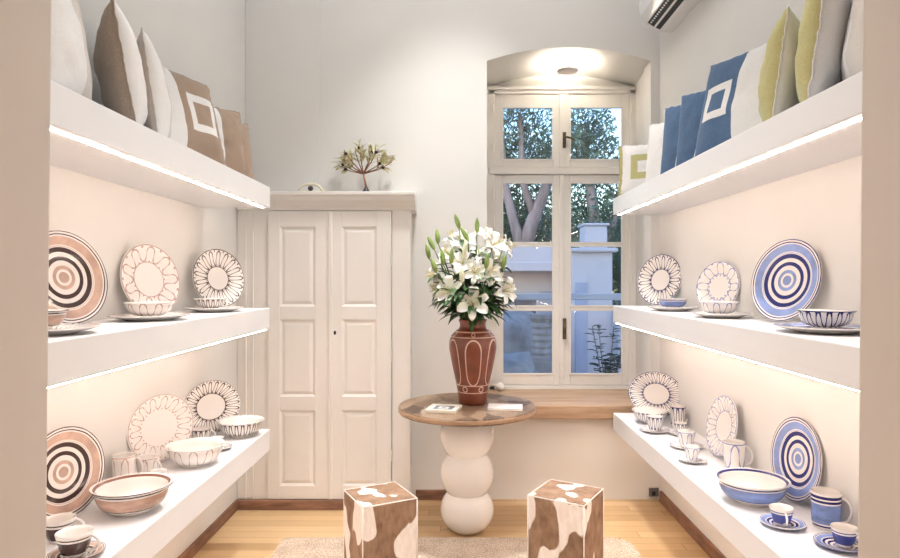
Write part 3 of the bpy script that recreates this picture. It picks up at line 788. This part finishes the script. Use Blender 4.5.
f_ow = fabric('white_olive_panels', stripes([WHT, OLV], [.10]))
# left: (name, P0(x,y), yaw, lean, roll)
cushion('cushion', .45, .15, (-1.20, 1.93, LT), 104, 10, 4, f_ws, f_wht, 'white cushion beside the left doorway jamb, nearest of the left row', 1)
cushion('cushion', .44, .15, (-1.215, 2.36, LT), 120, 10, 4, f_sw, f_lin, 'taupe linen cushion with a broad white edge, second from the left doorway', 2)
cushion('cushion', .43, .13, (-1.225, 2.60, LT), 114, 8, 2, f_sw, f_pbg, 'narrow-looking pale cushion with a white edge behind the taupe one', 3)
cushion('cushion', .43, .12, (-1.165, 2.80, LT), 72, 15, 0, f_bm, f_wht, 'white cushion with a brown panel and white square outline', 4)
cushion('cushion', .36, .11, (-1.19, 3.13, LT), 58, 10, 0, f_bs, f_brn, 'brown cushion with a thin white stripe near the far shelf end', 5)
cushion('cushion', .34, .10, (-1.19, 3.33, LT), 66, 8, 0, f_brn, f_lin, 'plain brown cushion last at the far end of the left row', 6)
cushion('cushion', .46, .15, (1.20, 1.86, RT), -114, 10, -4, f_ws, f_wht, 'white cushion beside the right doorway jamb, nearest of the right row', 7)
cushion('cushion', .45, .15, (1.20, 2.12, RT), -124, 8, -5, f_olv, f_wht, 'olive faced cushion with white back, second from the right doorway', 8)
cushion('cushion', .42, .15, (1.21, 2.40, RT), -120, 8, -4, f_olv, f_wht, 'olive faced cushion beside the blue square cushion', 9)
cushion('cushion', .47, .13, (1.165, 2.66, RT), -68, 13, 0, f_um, f_wht, 'white cushion with a blue panel and white square outline', 10)
cushion('cushion', .39, .11, (1.18, 2.98, RT), -62, 7, 0, f_blu, f_wht, 'deep blue cushion beside the blue square cushion', 11)
cushion('cushion', .39, .11, (1.18, 3.20, RT), -60, 6, 0, f_blu, f_wht, 'deep blue cushion farther towards the window', 12)
cushion('cushion', .36, .10, (1.17, 3.47, RT), -60, 6, 0, f_wht, f_wht, 'plain white cushion behind the farther blue cushion', 13)
cushion('cushion', .31, .08, (1.165, 3.86, RT), -22, 8, 0, f_om, f_wht, 'small white cushion with an olive square outline', 14)
cushion('cushion', .33, .07, (1.20, 4.03, RT), -16, 4, 0, f_olv, f_olv, 'plain olive cushion at the window end of the right row', 15)

# ================================================================== VASE AND LILIES
VX, VY = .095, 3.80
def vasemat():
    M = Mat('terracotta_slip', .3, .5, .25)
    z = M.z; th = M.y.atan2(M.x)
    n = M.noise(12, 4); base_ = M.ramp(n, [(.3, (.12, .026, .012)), (.7, (.20, .050, .024))])
    def ring(h, w_): return (z-h).abs().lt(w_)
    k = ring(.435, .0035).mx(ring(.405, .0025)).mx(ring(.075, .0028)).mx(ring(.118, .0028))
    # tall narrow loops round the body
    ph = th*6.0; u = ((ph/(2*pi))-((ph/(2*pi)).floor())-.5)*(2*pi/6)*.125
    t = (z-.255)/.135
    e1 = ((u/.043)*(u/.043)+t*t*t*t).sqrt()
    k = k.mx((e1-1.0).abs().lt(.07)*z.gt(.12)*z.lt(.405))
    u2 = ((ph/(2*pi)+.5)-((ph/(2*pi)+.5).floor())-.5)*(2*pi/6)*.1
    d2 = (u2*u2+(z-.0965)*(z-.0965)).sqrt(); k = k.mx((d2-.015).abs().lt(.0028))
    d3 = (u*u+(z-.42)*(z-.42)).sqrt(); k = k.mx((d3-.010).abs().lt(.0022))
    M.base(M.mix(base_, (.66, .46, .36), k*.85)); M.bump(k*1.0, .3, .003); return M.m
vp = [(0, 0), (.078, 0), (.084, .006), (.086, .03), (.092, .08), (.104, .14), (.120, .21), (.134, .28), (.143, .335), (.142, .375), (.130, .41), (.105, .437), (.085, .45), (.078, .465), (.078, .485), (.084, .498), (.086, .505), (.080, .508), (.070, .498), (.068, .47), (.080, .44), (.12, .40), (.13, .33), (.10, .18), (.06, .05), (0, .03)]
v_ = link('vase', lathe(vp, 72), vasemat(), smooth=True, loc=(VX, VY, TZ+.0006)); tag(v_, 'tall terracotta vase with cream looped lines, holding the lilies', 'vase')
m_petal = Mat('lily_petal', .5, .3)
m_petal.b.inputs['Subsurface Weight'].default_value = .08
m_petal.base(m_petal.ramp(m_petal.noise(25, 2), [(.3, (.84, .86, .76)), (.6, (.92, .92, .88))])); m_petal = m_petal.m
m_bud = plain('lily_bud_green', (.27, .38, .12), .5, .3, var=.25, vs_=18)
m_budw = plain('lily_bud_pale', (.76, .80, .58), .5, .3, var=.1, vs_=18)
m_leaf = plain('lily_leaf', (.045, .12, .035), .42, .45, var=.5, vs_=25)
m_stem = plain('lily_stem', (.10, .20, .06), .5, .4, var=.2)
m_anther = plain('lily_stamen', (.62, .55, .18), .7, .2, var=.2)
def petal(bm, M4, L, W, curl, seed, mi=0):
    rnd = random.Random(seed); n, m = 9, 5; rows = []
    for i in range(n+1):
        t = i/n; a = t*curl
        # arc in the x-z plane: starts rising, bends outward
        r_ = L*(sin(a*.9+.15)-sin(.15))/curl*1.05; z_ = L*(1-.55*t)*t*.62*cos(a*.45)
        if t > .75: z_ -= (t-.75)**1.3*L*1.1
        wd = W*(sin(pi*(t*.90+.08))**.8)*(1 if t < .999 else .05)
        row = []
        for j in range(m):
            s_ = (j/(m-1))*2-1
            z2 = z_ + abs(s_)**1.6*wd*.28 + sin(t*11+seed)*.0025*abs(s_)
            row.append(bm.verts.new(M4 @ Vector((r_, s_*wd/2, z2))))
        rows.append(row)
    for i in range(n):
        for j in range(m-1): f = bm.faces.new((rows[i][j], rows[i+1][j], rows[i+1][j+1], rows[i][j+1])); f.material_index = mi
def frame(d):
    d = Vector(d).normalized(); q = Vector((0, 0, 1)).rotation_difference(d); return q.to_matrix().to_4x4()
def leafm(bm, p, d, L, W, droop):
    d = Vector(d).normalized(); s_ = d.cross(Vector((0, 0, 1)))
    if s_.length < .1: s_ = Vector((1, 0, 0))
    s_.normalize(); n = 7; rows = []; q = Vector(p); 
    for i in range(n+1):
        t = i/n; wd = W*sin(pi*min(.98, t*.93+.05))**.75
        up = s_.cross(d).normalized()
        rows.append([bm.verts.new(q-s_*wd/2+up*wd*.2), bm.verts.new(q), bm.verts.new(q+s_*wd/2+up*wd*.2)])
        d = (d+Vector((0, 0, -droop/n))).normalized(); q = q+d*L/n
    for i in range(n):
        for j in range(2): bm.faces.new((rows[i][j], rows[i+1][j], rows[i+1][j+1], rows[i][j+1]))
def lily(px, py, dy, kind, face, label, seed, size=1.0):
    """px,py: where the head is seen ; dy depth offset from the vase axis"""
    rnd = random.Random(seed)
    Y = VY+dy; head = Vector(((px-457)*Y/F, Y, 1.5-(py-279)*Y/F))
    ang = rnd.uniform(0, 2*pi); foot = Vector((VX+.03*cos(ang), VY+.03*sin(ang), TZ+.34))
    neck = Vector((VX+min(max((head.x-VX)*.22, -.055), .055), VY+min(max(dy*.2, -.045), .045), TZ+.50))
    t = empty('lily', foot, label=label, cat='flower', group=None)
    fv = Vector(face).normalized()
    L = .115*size
    base_ = head - fv*(.035 if kind == 'bloom' else .0)
    c1 = neck.lerp(base_, .5)+Vector(((base_.x-neck.x)*.05, 0, .04))
    pts = []
    for k in range(11):
        s_ = k/10
        if s_ < .25: q = foot.lerp(neck, s_/.25)
        else:
            u = (s_-.25)/.75; q = neck*(1-u)**2+c1*2*u*(1-u)+base_*u*u
        pts.append(q-foot)
    bm = bmesh.new(); tube(bm, pts, [.0045]*9+[.0035, .003], 7); link('stem', bm, m_stem, t, smooth=True)
    bm = bmesh.new()
    nl = 12 if kind == 'bloom' else 5
    for k in range(nl):
        i = rnd.choice([3, 4, 5, 5, 6, 6, 7, 7, 8]); a = rnd.uniform(0, 2*pi)
        q = pts[i].lerp(pts[i+1], rnd.random()) if i < 10 else pts[i]
        leafm(bm, q, (cos(a), sin(a), rnd.uniform(.0, .6)), rnd.uniform(.09, .14), rnd.uniform(.024, .036), rnd.uniform(.2, 1.2))
    link('foliage', bm, m_leaf, t, smooth=True)
    Fm = frame(fv); 
    if kind == 'bloom':
        bm = bmesh.new(); off = rnd.uniform(0, 1)
        for k in range(6):
            Mk = Matrix.Translation(base_-foot) @ Fm @ Matrix.Rotation(off+k*pi/3, 4, 'Z') @ Matrix.Rotation(rnd.uniform(-.12, .12), 4, 'Y')
            petal(bm, Mk, L*(1 if k % 2 else .96), L*(.38 if k % 2 else .28), 1.35, seed+k)
        link('petals', bm, m_petal, t, smooth=True)
        bm = bmesh.new()
        for k in range(6):
            a = off+k*pi/3+.5; Mk = Matrix.Translation(base_-foot) @ Fm
            e_ = Mk @ Vector((.018*cos(a)*size, .018*sin(a)*size, .062*size)); tube(bm, [Mk @ Vector((0, 0, 0)), e_], .0012, 5)
            tube(bm, [e_+Vector((.004, 0, .002)), e_-Vector((.004, 0, .002))], .0022, 5)
        link('stamens', bm, m_anther, t, smooth=True)
    else:
        bm = bmesh.new(); Lb = .10*size; W = .0150*size; n = 12; pr = []
        for i in range(n+1):
            s_ = i/n; pr.append((max(1e-7 if i in (0, n) else .001, W*sin(pi*s_**.85)**.75), (s_-.1)*Lb))
        lathe(pr, 12, bm)
        for v in bm.verts:
            a = math.atan2(v.co.y, v.co.x); k = 1+.10*cos(3*a); v.co.x *= k; v.co.y *= k
            v.co = (Matrix.Translation(base_-foot) @ Fm) @ v.co
        link('bud', bm, m_bud if kind == 'bud' else m_budw, t, smooth=True)
    return t
blooms = [(473, 303, -.20, (.0, -1, .25), 1.15, 'open lily facing straight out low in the centre of the bouquet'),
          (449, 291, -.16, (-.45, -1, .15), 1.05, 'open lily leaning left at the lower left of the bouquet'),
          (507, 290, -.12, (.75, -.8, .15), 1.0, 'open lily turned right at the lower right of the bouquet'),
          (432, 275, -.05, (-1, -.35, .15), .9, 'open lily pointing left at the left edge of the bouquet'),
          (496, 243, -.10, (.6, -.7, .5), 1.05, 'open lily at the upper right of the bouquet'),
          (509, 246, .04, (1, -.3, .2), .9, 'open lily pointing right at the upper right edge'),
          (463, 240, -.06, (-.2, -.8, .7), 1.0, 'open lily at the upper centre left of the bouquet'),
          (490, 272, -.15, (.3, -1, .1), .95, 'open lily in the middle right of the bouquet'),
          (462, 262, -.14, (-.2, -1, .3), .85, 'half hidden open lily in the middle of the bouquet'),
          (446, 252, -.05, (-.6, -.6, .6), .85, 'open lily at the upper left of the bouquet'),
          (497, 262, .06, (.6, .2, .6), .9, 'open lily at the back right of the bouquet'),
          (480, 252, -.02, (.1, -.6, .8), .9, 'open lily tilted upward between the centre and upper right blooms'),
          (452, 236, .02, (-.4, -.2, .9), .85, 'open lily tilted upward behind the upper left buds'),
          (436, 288, -.06, (-.9, -.6, -.05), .9, 'open lily drooping at the lower left edge of the bouquet'),
          (487, 233, .05, (.2, -.5, .8), .9, 'open lily highest towards the right of the bouquet'),
          (475, 272, -.19, (.05, -1, .15), .8, 'small open lily just above the lowest central bloom')]
for i, (x, y, d, f, s_, lb) in enumerate(blooms): lily(x, y, d, 'bloom', f, lb, 100+i*7, s_*1.22)
buds = [(459, 222, -.04, 'bud', (-.30, -.1, 1), 'green lily bud leaning left at the top of the bouquet'),
        (477, 226, -.03, 'bud', (0, 0, 1), 'tall upright green lily bud at the very top'),
        (438, 237, -.02, 'bud', (-.1, 0, 1), 'green lily bud highest on the left side'),
        (434, 243, -.04, 'bud', (-.5, 0, 1), 'green lily bud just left of the highest left bud'),
        (429, 252, -.08, 'bud', (-.2, -.1, 1), 'green lily bud at the outer left of the bouquet'),
        (436, 266, -.16, 'bud', (-.35, -.1, 1), 'plump green lily bud low on the left side'),
        (443, 258, -.15, 'bud', (-.1, -.1, 1), 'plump green lily bud right of the low left bud'),
        (451, 257, -.12, 'bud', (.05, -.1, 1), 'slim green lily bud above the left blooms'),
        (462, 276, -.24, 'pale', (-.05, -.1, 1), 'long pale lily bud at the front centre of the bouquet'),
        (464, 250, -.12, 'pale', (.15, -.1, 1), 'pale lily bud at the upper centre'),
        (486, 262, -.20, 'bud', (.1, -.1, 1), 'green lily bud in front of the right blooms'),
        (503, 262, -.12, 'bud', (.15, -.1, 1), 'green lily bud at the right side of the bouquet'),
        (468, 234, -.08, 'bud', (-.6, -.1, 1), 'green lily bud between the two topmost buds')]
for i, (x, y, d, k, f, lb) in enumerate(buds): lily(x, y+6, d, k, f, lb, 300+i*5, 1.0)
# collar of cut greenery round the vase mouth
gr = random.Random(5)
t = empty('greenery_bunch', (VX, VY, TZ+.44), label='bunch of dark green leaves spilling over the vase mouth', cat='foliage')
bm = bmesh.new()
for k in range(150):
    a = gr.uniform(0, 2*pi); r_ = gr.uniform(.01, .05); h = gr.uniform(.05, .24)
    q = (cos(a)*(r_+h*.55), sin(a)*(r_+h*.55)*.9, .06+h*.8)
    leafm(bm, q, (cos(a), sin(a), gr.uniform(-.2, .55)), gr.uniform(.10, .16), gr.uniform(.026, .042), gr.uniform(.4, 1.5))
link('leaves', bm, m_leaf, t, smooth=True)
bm = bmesh.new()
for k in range(16):
    a = gr.uniform(0, 2*pi); h = gr.uniform(.12, .26)
    tube(bm, [(cos(a)*.03, sin(a)*.03, -.05), (cos(a)*.045, sin(a)*.045, .07), (cos(a)*(.04+h*.6), sin(a)*(.04+h*.55), .06+h*.85)], .0025, 6)
link('stems', bm, m_stem, t, smooth=True)

# ================================================================== THINGS ON TABLE AND SILL
def tilemat():
    M = Mat('tile_pattern', .4, .4)
    d = M.x.abs().mx(M.y.abs()*1.05)
    c_ = M.c((.80, .76, .70))
    c_ = M.mix(c_, (.16, .17, .20), d.lt(.056)); c_ = M.mix(c_, (.74, .72, .68), d.lt(.030)); c_ = M.mix(c_, (.22, .22, .24), d.lt(.014))
    M.base(c_); return M.m
o = tag(empty('framed_tile', (-.075, 3.60, TZ), R(-12), 'framed tile with a dark nested square lying on the table left of the vase', 'tile'))
link('tile_face', box(-.072, .072, -.072, .072, .002, .0155), tilemat(), o)
bm = bmesh.new()
for q in ((-.088, .088, -.088, -.070), (-.088, .088, .070, .088), (-.088, -.070, -.070, .070), (.070, .088, -.070, .070)): bx(bm, q[0], q[1], q[2], q[3], 0, .019)
link('tile_frame', bm, plain('tile_frame_wood', (.72, .66, .57), .6, .3), o, bevel=.002)
m_paper = plain('booklet_paper', (.84, .76, .73), .6, .3, var=.05, vs_=14)
o = empty('booklet', (.275, 3.66, TZ), R(-6), 'pale pink booklet lying on the table right of the vase', 'booklet')
link('cover', box(-.095, .105, -.072, .072, .0105, .012), m_paper, o); link('pages', box(-.093, .102, -.070, .070, .001, .0105), plain('booklet_pages', (.85, .83, .79), .8, .2), o)
link('cover', box(-.095, .105, -.072, .072, 0, .001), m_paper, o)
bm = bmesh.new(); bmesh.ops.create_icosphere(bm, subdivisions=3, radius=.034)
for v in bm.verts: v.co *= 1+noise.noise(v.co*40)*.18; v.co.z *= .9
zm = min(v.co.z for v in bm.verts)
o = link('stone', bm, plain('white_stone', (.85, .83, .80), .7, .3, var=.05, vs_=30), smooth=True, loc=(.325, 4.755, .655-zm+.0005)); tag(o, 'small round white stone on the wooden window sill behind the table', 'stone')

# ================================================================== ORNAMENTS ON THE CUPBOARD
CT = 2.066
t = empty('olive_tree_ornament', (-.60, 4.16, CT), label='small metal olive tree ornament with dark olives on top of the cupboard', cat='ornament')
m_twig = plain('rust_wire', (.28, .13, .08), .6, .4, var=.3, vs_=40); m_ol = plain('dark_olive', (.03, .018, .02), .35, .5); m_lf = plain('brass_leaf', (.60, .55, .33), .5, .4, var=.25, vs_=60)
rnd = random.Random(11)
t.scale = (1.35, 1.35, 1.35)
link('ornament_foot', lathe([(0, 0), (.022, 0), (.022, .006), (.012, .02), (.008, .03), (0, .03)], 20), m_ol, t, smooth=True, auto=40)
bm = bmesh.new(); lf = bmesh.new(); tips = []
trunk = [(0, 0, .028), (-.006, 0, .06), (-.014, .003, .10)]
tube(bm, trunk, [.006, .005, .005], 7)
for k in range(13):
    a = R(-72+144*k/12)+rnd.uniform(-.1, .1); L = rnd.uniform(.10, .18)*(1 if abs(a) > .3 else .95); d_ = rnd.uniform(-.5, .5)
    p0 = Vector((-.014, .003, .095)); mid = p0+Vector((sin(a)*L*.5, d_*.05, cos(a)*L*.42)); p1 = p0+Vector((sin(a)*L*.95, d_*.1, cos(a)*L*.75+.02))
    tube(bm, [p0, mid, p1], [.0035, .0025, .0015], 6); tips.append((p0, mid, p1))
    for q in range(14):
        s_ = rnd.uniform(.2, 1); pp = mid.lerp(p1, (s_-.2)/.8); b_ = a+rnd.choice([-1, 1])*rnd.uniform(.4, 1.0)
        leafm(lf, pp, (sin(b_), rnd.uniform(-.5, .5), cos(b_)), rnd.uniform(.035, .055), .013, .0)
link('twigs', bm, m_twig, t, smooth=True); link('leaves', lf, m_lf, t)
for k in (0, 1, 3, 5, 7, 9, 10, 12):
    bm = bmesh.new(); bmesh.ops.create_uvsphere(bm, u_segments=14, v_segments=10, radius=.0085)
    p_ = tips[k][1].lerp(tips[k][2], .75 if k % 2 else .35); link('olive', bm, m_ol, t, smooth=True, loc=p_+Vector((0, -.012, -.004)))
t = empty('eye_ornament', (-.965, 4.15, CT), label='small pale eye-shaped ornament with a dark ball on the cupboard top', cat='ornament')
m_cream = plain('cream_ornament', (.72, .66, .50), .5, .4)
bm = bmesh.new(); up = [(.075*cos(pi-pi*k/12), .013+.047*sin(pi*k/12)) for k in range(13)]
tube(bm, [(x, 0, z) for x, z in up], .0085, 8); tube(bm, [(-.075, 0, .013), (0, 0, .006), (.075, 0, .013), (.098, 0, .022)], .0055, 8)
link('ornament_outline', bm, m_cream, t, smooth=True)
bm = bmesh.new(); bmesh.ops.create_uvsphere(bm, u_segments=16, v_segments=10, radius=.018); link('dark_ball', bm, m_ol, t, smooth=True, loc=(0, 0, .031))
link('ornament_tail', box(-.15, -.08, -.012, .012, .0005, .011), m_ol, t, bevel=.004)

# electrical socket and plug at the foot of the right wall
t = empty('wall_socket', (XR-.03, YB-.001, .05), label='small dark socket with a plug in the back right corner by the floor', cat='socket')
link('socket_plate', box(-.045, .02, -.012, 0, -.028, .03), plain('grey_socket', (.16, .15, .15), .5, .4), t, bevel=.003)
link('plug', box(-.03, -.008, -.035, -.012, -.012, .014), m_dark, t, bevel=.003)

# ================================================================== OUTSIDE
m_out = plain('outdoor_whitewash', (.60, .60, .64), .9, .2, var=.08, vs_=1.2, bump=.3, bs=5)
m_gravel = plain('courtyard_paving', (.34, .35, .38), .95, .1, var=.3, vs_=3)
m_rock = plain('pale_stone', (.33, .32, .32), .9, .2, var=.3, vs_=5, bump=.6, bs=10)
m_bark = plain('grey_bark', (.27, .25, .26), .9, .2, var=.35, vs_=6, bump=.6, bs=12, stretch=(1, 1, .3))
m_olv = plain('silver_green_leaf', (.13, .21, .15), .6, .3, var=.6, vs_=2.5)
m_drk = plain('dark_green_leaf', (.05, .11, .06), .6, .3, var=.6, vs_=2.5)
m_shut = plain('dark_doorway_paint', (.13, .14, .17), .7, .2, var=.2)
GZ = -.35
tag(link('ground', box(-30, 30, YW+.25, 60, GZ-.1, GZ), m_gravel), kind='structure')
def W_(px, py, Y): return Vector(((px-457)*Y/F, Y, 1.5-(py-279)*Y/F))
# left outbuilding with overhanging flat roof
b = empty('outbuilding', (0.9, 10.4, GZ), label='low white outbuilding with a flat overhanging roof seen through the left panes', cat='building')
def ob(name, x0, x1, y0, y1, z0, z1, mat=m_out, par=None, bevel=.02): return link(name, box(x0-.9, x1-.9, y0-10.4, y1-10.4, z0-GZ, z1-GZ), mat, par or b, bevel=bevel)
ob('wall', -1.2, 1.66, 10.4, 13.5, GZ, 1.75)
ob('roof', -1.4, 1.69, 9.9, 13.8, 1.75, 2.05)
ob('roof_edge', -1.4, 1.69, 9.85, 9.95, 1.62, 1.77)
ob('doorway', .95, 1.30, 10.38, 10.44, GZ+.02, 1.25, m_shut, bevel=.005)
ob('shuttered_window', 1.36, 1.58, 10.37, 10.42, .6, 1.3, plain('grey_shutter', (.45, .47, .55), .8, .2), bevel=.005)
ob('window', .35, .75, 10.37, 10.42, .75, 1.25, m_shut, bevel=.005)
# right white annex with tall wall
b2 = empty('annex', (2.2, 9.5, GZ), label='bluish white annex wall with a square chimney seen through the right panes', cat='building')
def o2(name, x0, x1, y0, y1, z0, z1, mat=m_out, bevel=.03): return link(name, box(x0-2.2, x1-2.2, y0-9.5, y1-9.5, z0-GZ, z1-GZ), mat, b2, bevel=bevel)
o2('wall', 1.72, 2.35, 9.5, 12, GZ, 1.95); o2('low_wall', 2.35, 4.2, 9.2, 9.5, GZ, 1.02); o2('cap', 1.705, 2.42, 9.42, 9.6, 1.90, 1.97)
o2('chimney', 1.96, 2.32, 9.7, 10.1, 1.9, 2.32); o2('chimney_cap', 1.93, 2.35, 9.67, 10.13, 2.32, 2.36)
o2('door_recess', 1.78, 1.97, 9.48, 9.52, GZ+.02, 1.45, plain('pale_blue_door', (.42, .46, .58), .8, .2), .005)
# carved capital on blocks
b3 = empty('carved_column', (1.05, 7.75, GZ), label='carved pale stone column drum on square blocks in the courtyard', cat='column')
b3.scale = (.62, .62, 1)
link('plinth', box(-.32, .30, -.3, .3, 0, .70), m_rock, b3, bevel=.03)
link('block', box(-.22, .28, -.22, .22, .70, .86), m_rock, b3, bevel=.02)
pr = [(0, .86), (.22, .86), (.22, .89), (.19, .91)]
for k in range(5): pr += [(.20, .93+.08*k), (.215, .95+.08*k), (.20, .985+.08*k), (.19, .995+.08*k)]
pr += [(.22, 1.34), (.26, 1.37), (.26, 1.42), (0, 1.42)]
link('drum', lathe(pr, 32), m_rock, b3, smooth=True, auto=40)
rnd = random.Random(3)
for k, (x, y, s_) in enumerate(((.42, 7.0, .60), (1.2, 6.45, .28), (.55, 8.9, .82), (-.6, 7.6, .5), (-.1, 6.2, .3))):
    bm = bmesh.new(); bmesh.ops.create_icosphere(bm, subdivisions=3, radius=s_)
    for v in bm.verts: v.co *= 1+noise.noise(v.co*3+Vector((k, 0, 0)))*.35; v.co.z *= .8
    zm = min(v.co.z for v in bm.verts)
    o = link('boulder', bm, m_rock, smooth=True, loc=(x, y, GZ-zm)); tag(o, ['mid-grey boulder at the foot of the carved column', 'smallest pale boulder nearest the window', 'big boulder behind the carved column', 'boulder at the far left in the lower left pane', 'boulder between the two larger ones'][k], 'boulder')
def leafcloud(bm, c_, rad, n, size, rnd):
    for k in range(n):
        d = Vector((rnd.gauss(0, 1), rnd.gauss(0, 1), rnd.gauss(0, 1))).normalized()*rnd.random()**.45
        p_ = Vector(c_)+Vector((d.x*rad[0], d.y*rad[1], d.z*rad[2]))
        u = Vector((rnd.gauss(0, 1), rnd.gauss(0, 1), rnd.gauss(0, 1)-.5)).normalized(); v = u.orthogonal().normalized()
        s_ = size*rnd.uniform(.6, 1.4)
        vs_ = [bm.verts.new(q) for q in (p_-u*s_, p_+v*s_*.3, p_+u*s_, p_-v*s_*.3)]
        bm.faces.new(vs_)
def tree(loc, label, branches, clouds, mat, seed, size=.07):
    t = empty('garden_tree', loc, label=label, cat='tree'); rnd = random.Random(seed)
    L = Vector(loc)
    bm = bmesh.new()
    for pts, r in branches: tube(bm, [Vector(p)-L for p in pts], r, 10)
    link('trunk', bm, m_bark, t, smooth=True)
    bm = bmesh.new()
    for c_, rad, n in clouds: leafcloud(bm, Vector(c_)-L, rad, n, size, rnd)
    link('crown', bm, mat, t)
Yt = 14.4
tree((1.75, Yt, GZ), 'old forked tree with grey trunk behind the outbuilding',
     [([(1.75, Yt, GZ-.05), (1.65, Yt, 1.2), (1.50, Yt, 2.2)], [.27, .22, .2]),
      ([(1.50, Yt, 2.1), (1.33, Yt, 2.7), (1.1, Yt, 3.6), (1.0, Yt, 4.8)], [.15, .12, .10, .06]),
      ([(1.50, Yt, 2.1), (1.72, Yt, 2.8), (2.0, Yt, 3.5), (2.25, Yt, 4.4)], [.18, .16, .13, .07]),
      ([(1.75, Yt, 3.0), (1.5, Yt, 3.7), (1.45, Yt, 5.2)], [.10, .08, .05])],
     [((1.0, Yt+.6, 4.6), (1.3, .8, 1.2), 3800), ((2.2, Yt+.9, 4.5), (1.0, .8, 1.1), 2600), ((.6, Yt+.8, 3.0), (1.2, .7, 1.0), 2400), ((2.0, Yt+1.2, 2.9), (1.1, .5, .9), 2200), ((1.2, Yt-.2, 5.6), (1.3, .7, .7), 1500)], m_olv, 1)
Yu = 13.0
tree((3.0, Yu, GZ), 'silvery green tree left of the bright sky in the upper right pane',
     [([(3.0, Yu, GZ-.05), (2.95, Yu, 1.6), (2.8, Yu, 3.0), (2.6, Yu, 4.4)], [.2, .16, .12, .05]), ([(2.95, Yu, 1.8), (3.3, Yu, 2.8), (3.6, Yu, 3.6)], [.1, .08, .04])],
     [((2.65, Yu, 4.3), (.7, .6, .95), 2600), ((2.75, Yu+.2, 2.8), (.9, .5, .8), 2400), ((3.5, Yu+.2, 2.6), (.6, .5, .9), 1800), ((3.5, Yu, 3.6), (.5, .4, .5), 600)], m_olv, 2)
tree((3.35, 11.6, GZ), 'dark bushy tree behind the low annex wall',
     [([(3.35, 11.6, GZ-.05), (3.3, 11.6, 1.0), (3.2, 11.6, 1.8)], [.14, .1, .05])],
     [((3.05, 11.6, 1.6), (.6, .5, .75), 2600), ((3.4, 11.9, 2.3), (.5, .4, .5), 900)], m_drk, 3, .06)
tree((-1.5, 17, GZ), 'broad dark tree far behind the outbuilding on the left',
     [([(-1.0, 17, GZ-.05), (-.9, 17, 2.0), (-.6, 17, 3.6)], [.25, .2, .1])],
     [((.2, 17, 3.4), (1.9, .8, 2.2), 4200), ((2.0, 17.4, 2.4), (1.6, .8, 1.2), 2600), ((3.8, 17.4, 2.2), (1.5, .6, .9), 1800)], m_drk, 4, .10)
# low plant by the annex wall
t = empty('courtyard_shrub', (1.95, 8.2, GZ), label='leafy green shrub in front of the annex wall in the lower right pane', cat='shrub')
bm = bmesh.new(); lf = bmesh.new(); rnd = random.Random(8)
for k in range(7):
    a = rnd.uniform(-.8, .8); h = rnd.uniform(.7, 1.25); e_ = Vector((sin(a)*h*.35+.05, rnd.uniform(-.15, .15), h)); tube(bm, [(0, 0, 0), (e_.x*.4, e_.y*.5, h*.5), e_], .008, 5)
    for q in range(26):
        s_ = rnd.uniform(.35, 1); p_ = e_*s_; b_ = rnd.uniform(0, 2*pi); leafm(lf, p_, (cos(b_), sin(b_), .4), rnd.uniform(.10, .16), .055, .5)
link('branches', bm, m_bark, t); link('leaves', lf, m_drk, t)
# iron rail across the terrace
t = empty('terrace_rail', (.9, 6.6, GZ), label='thin pale rail crossing the courtyard just outside the window', cat='rail')
link('rail_bar', box(-1.6, 1.6, -.03, .03, 1.63, 1.70), m_out, t, bevel=.01)
for x in (-1.5, 1.5): link('rail_post', box(x-.03, x+.03, -.03, .03, 0, 1.63), m_out, t, bevel=.01)
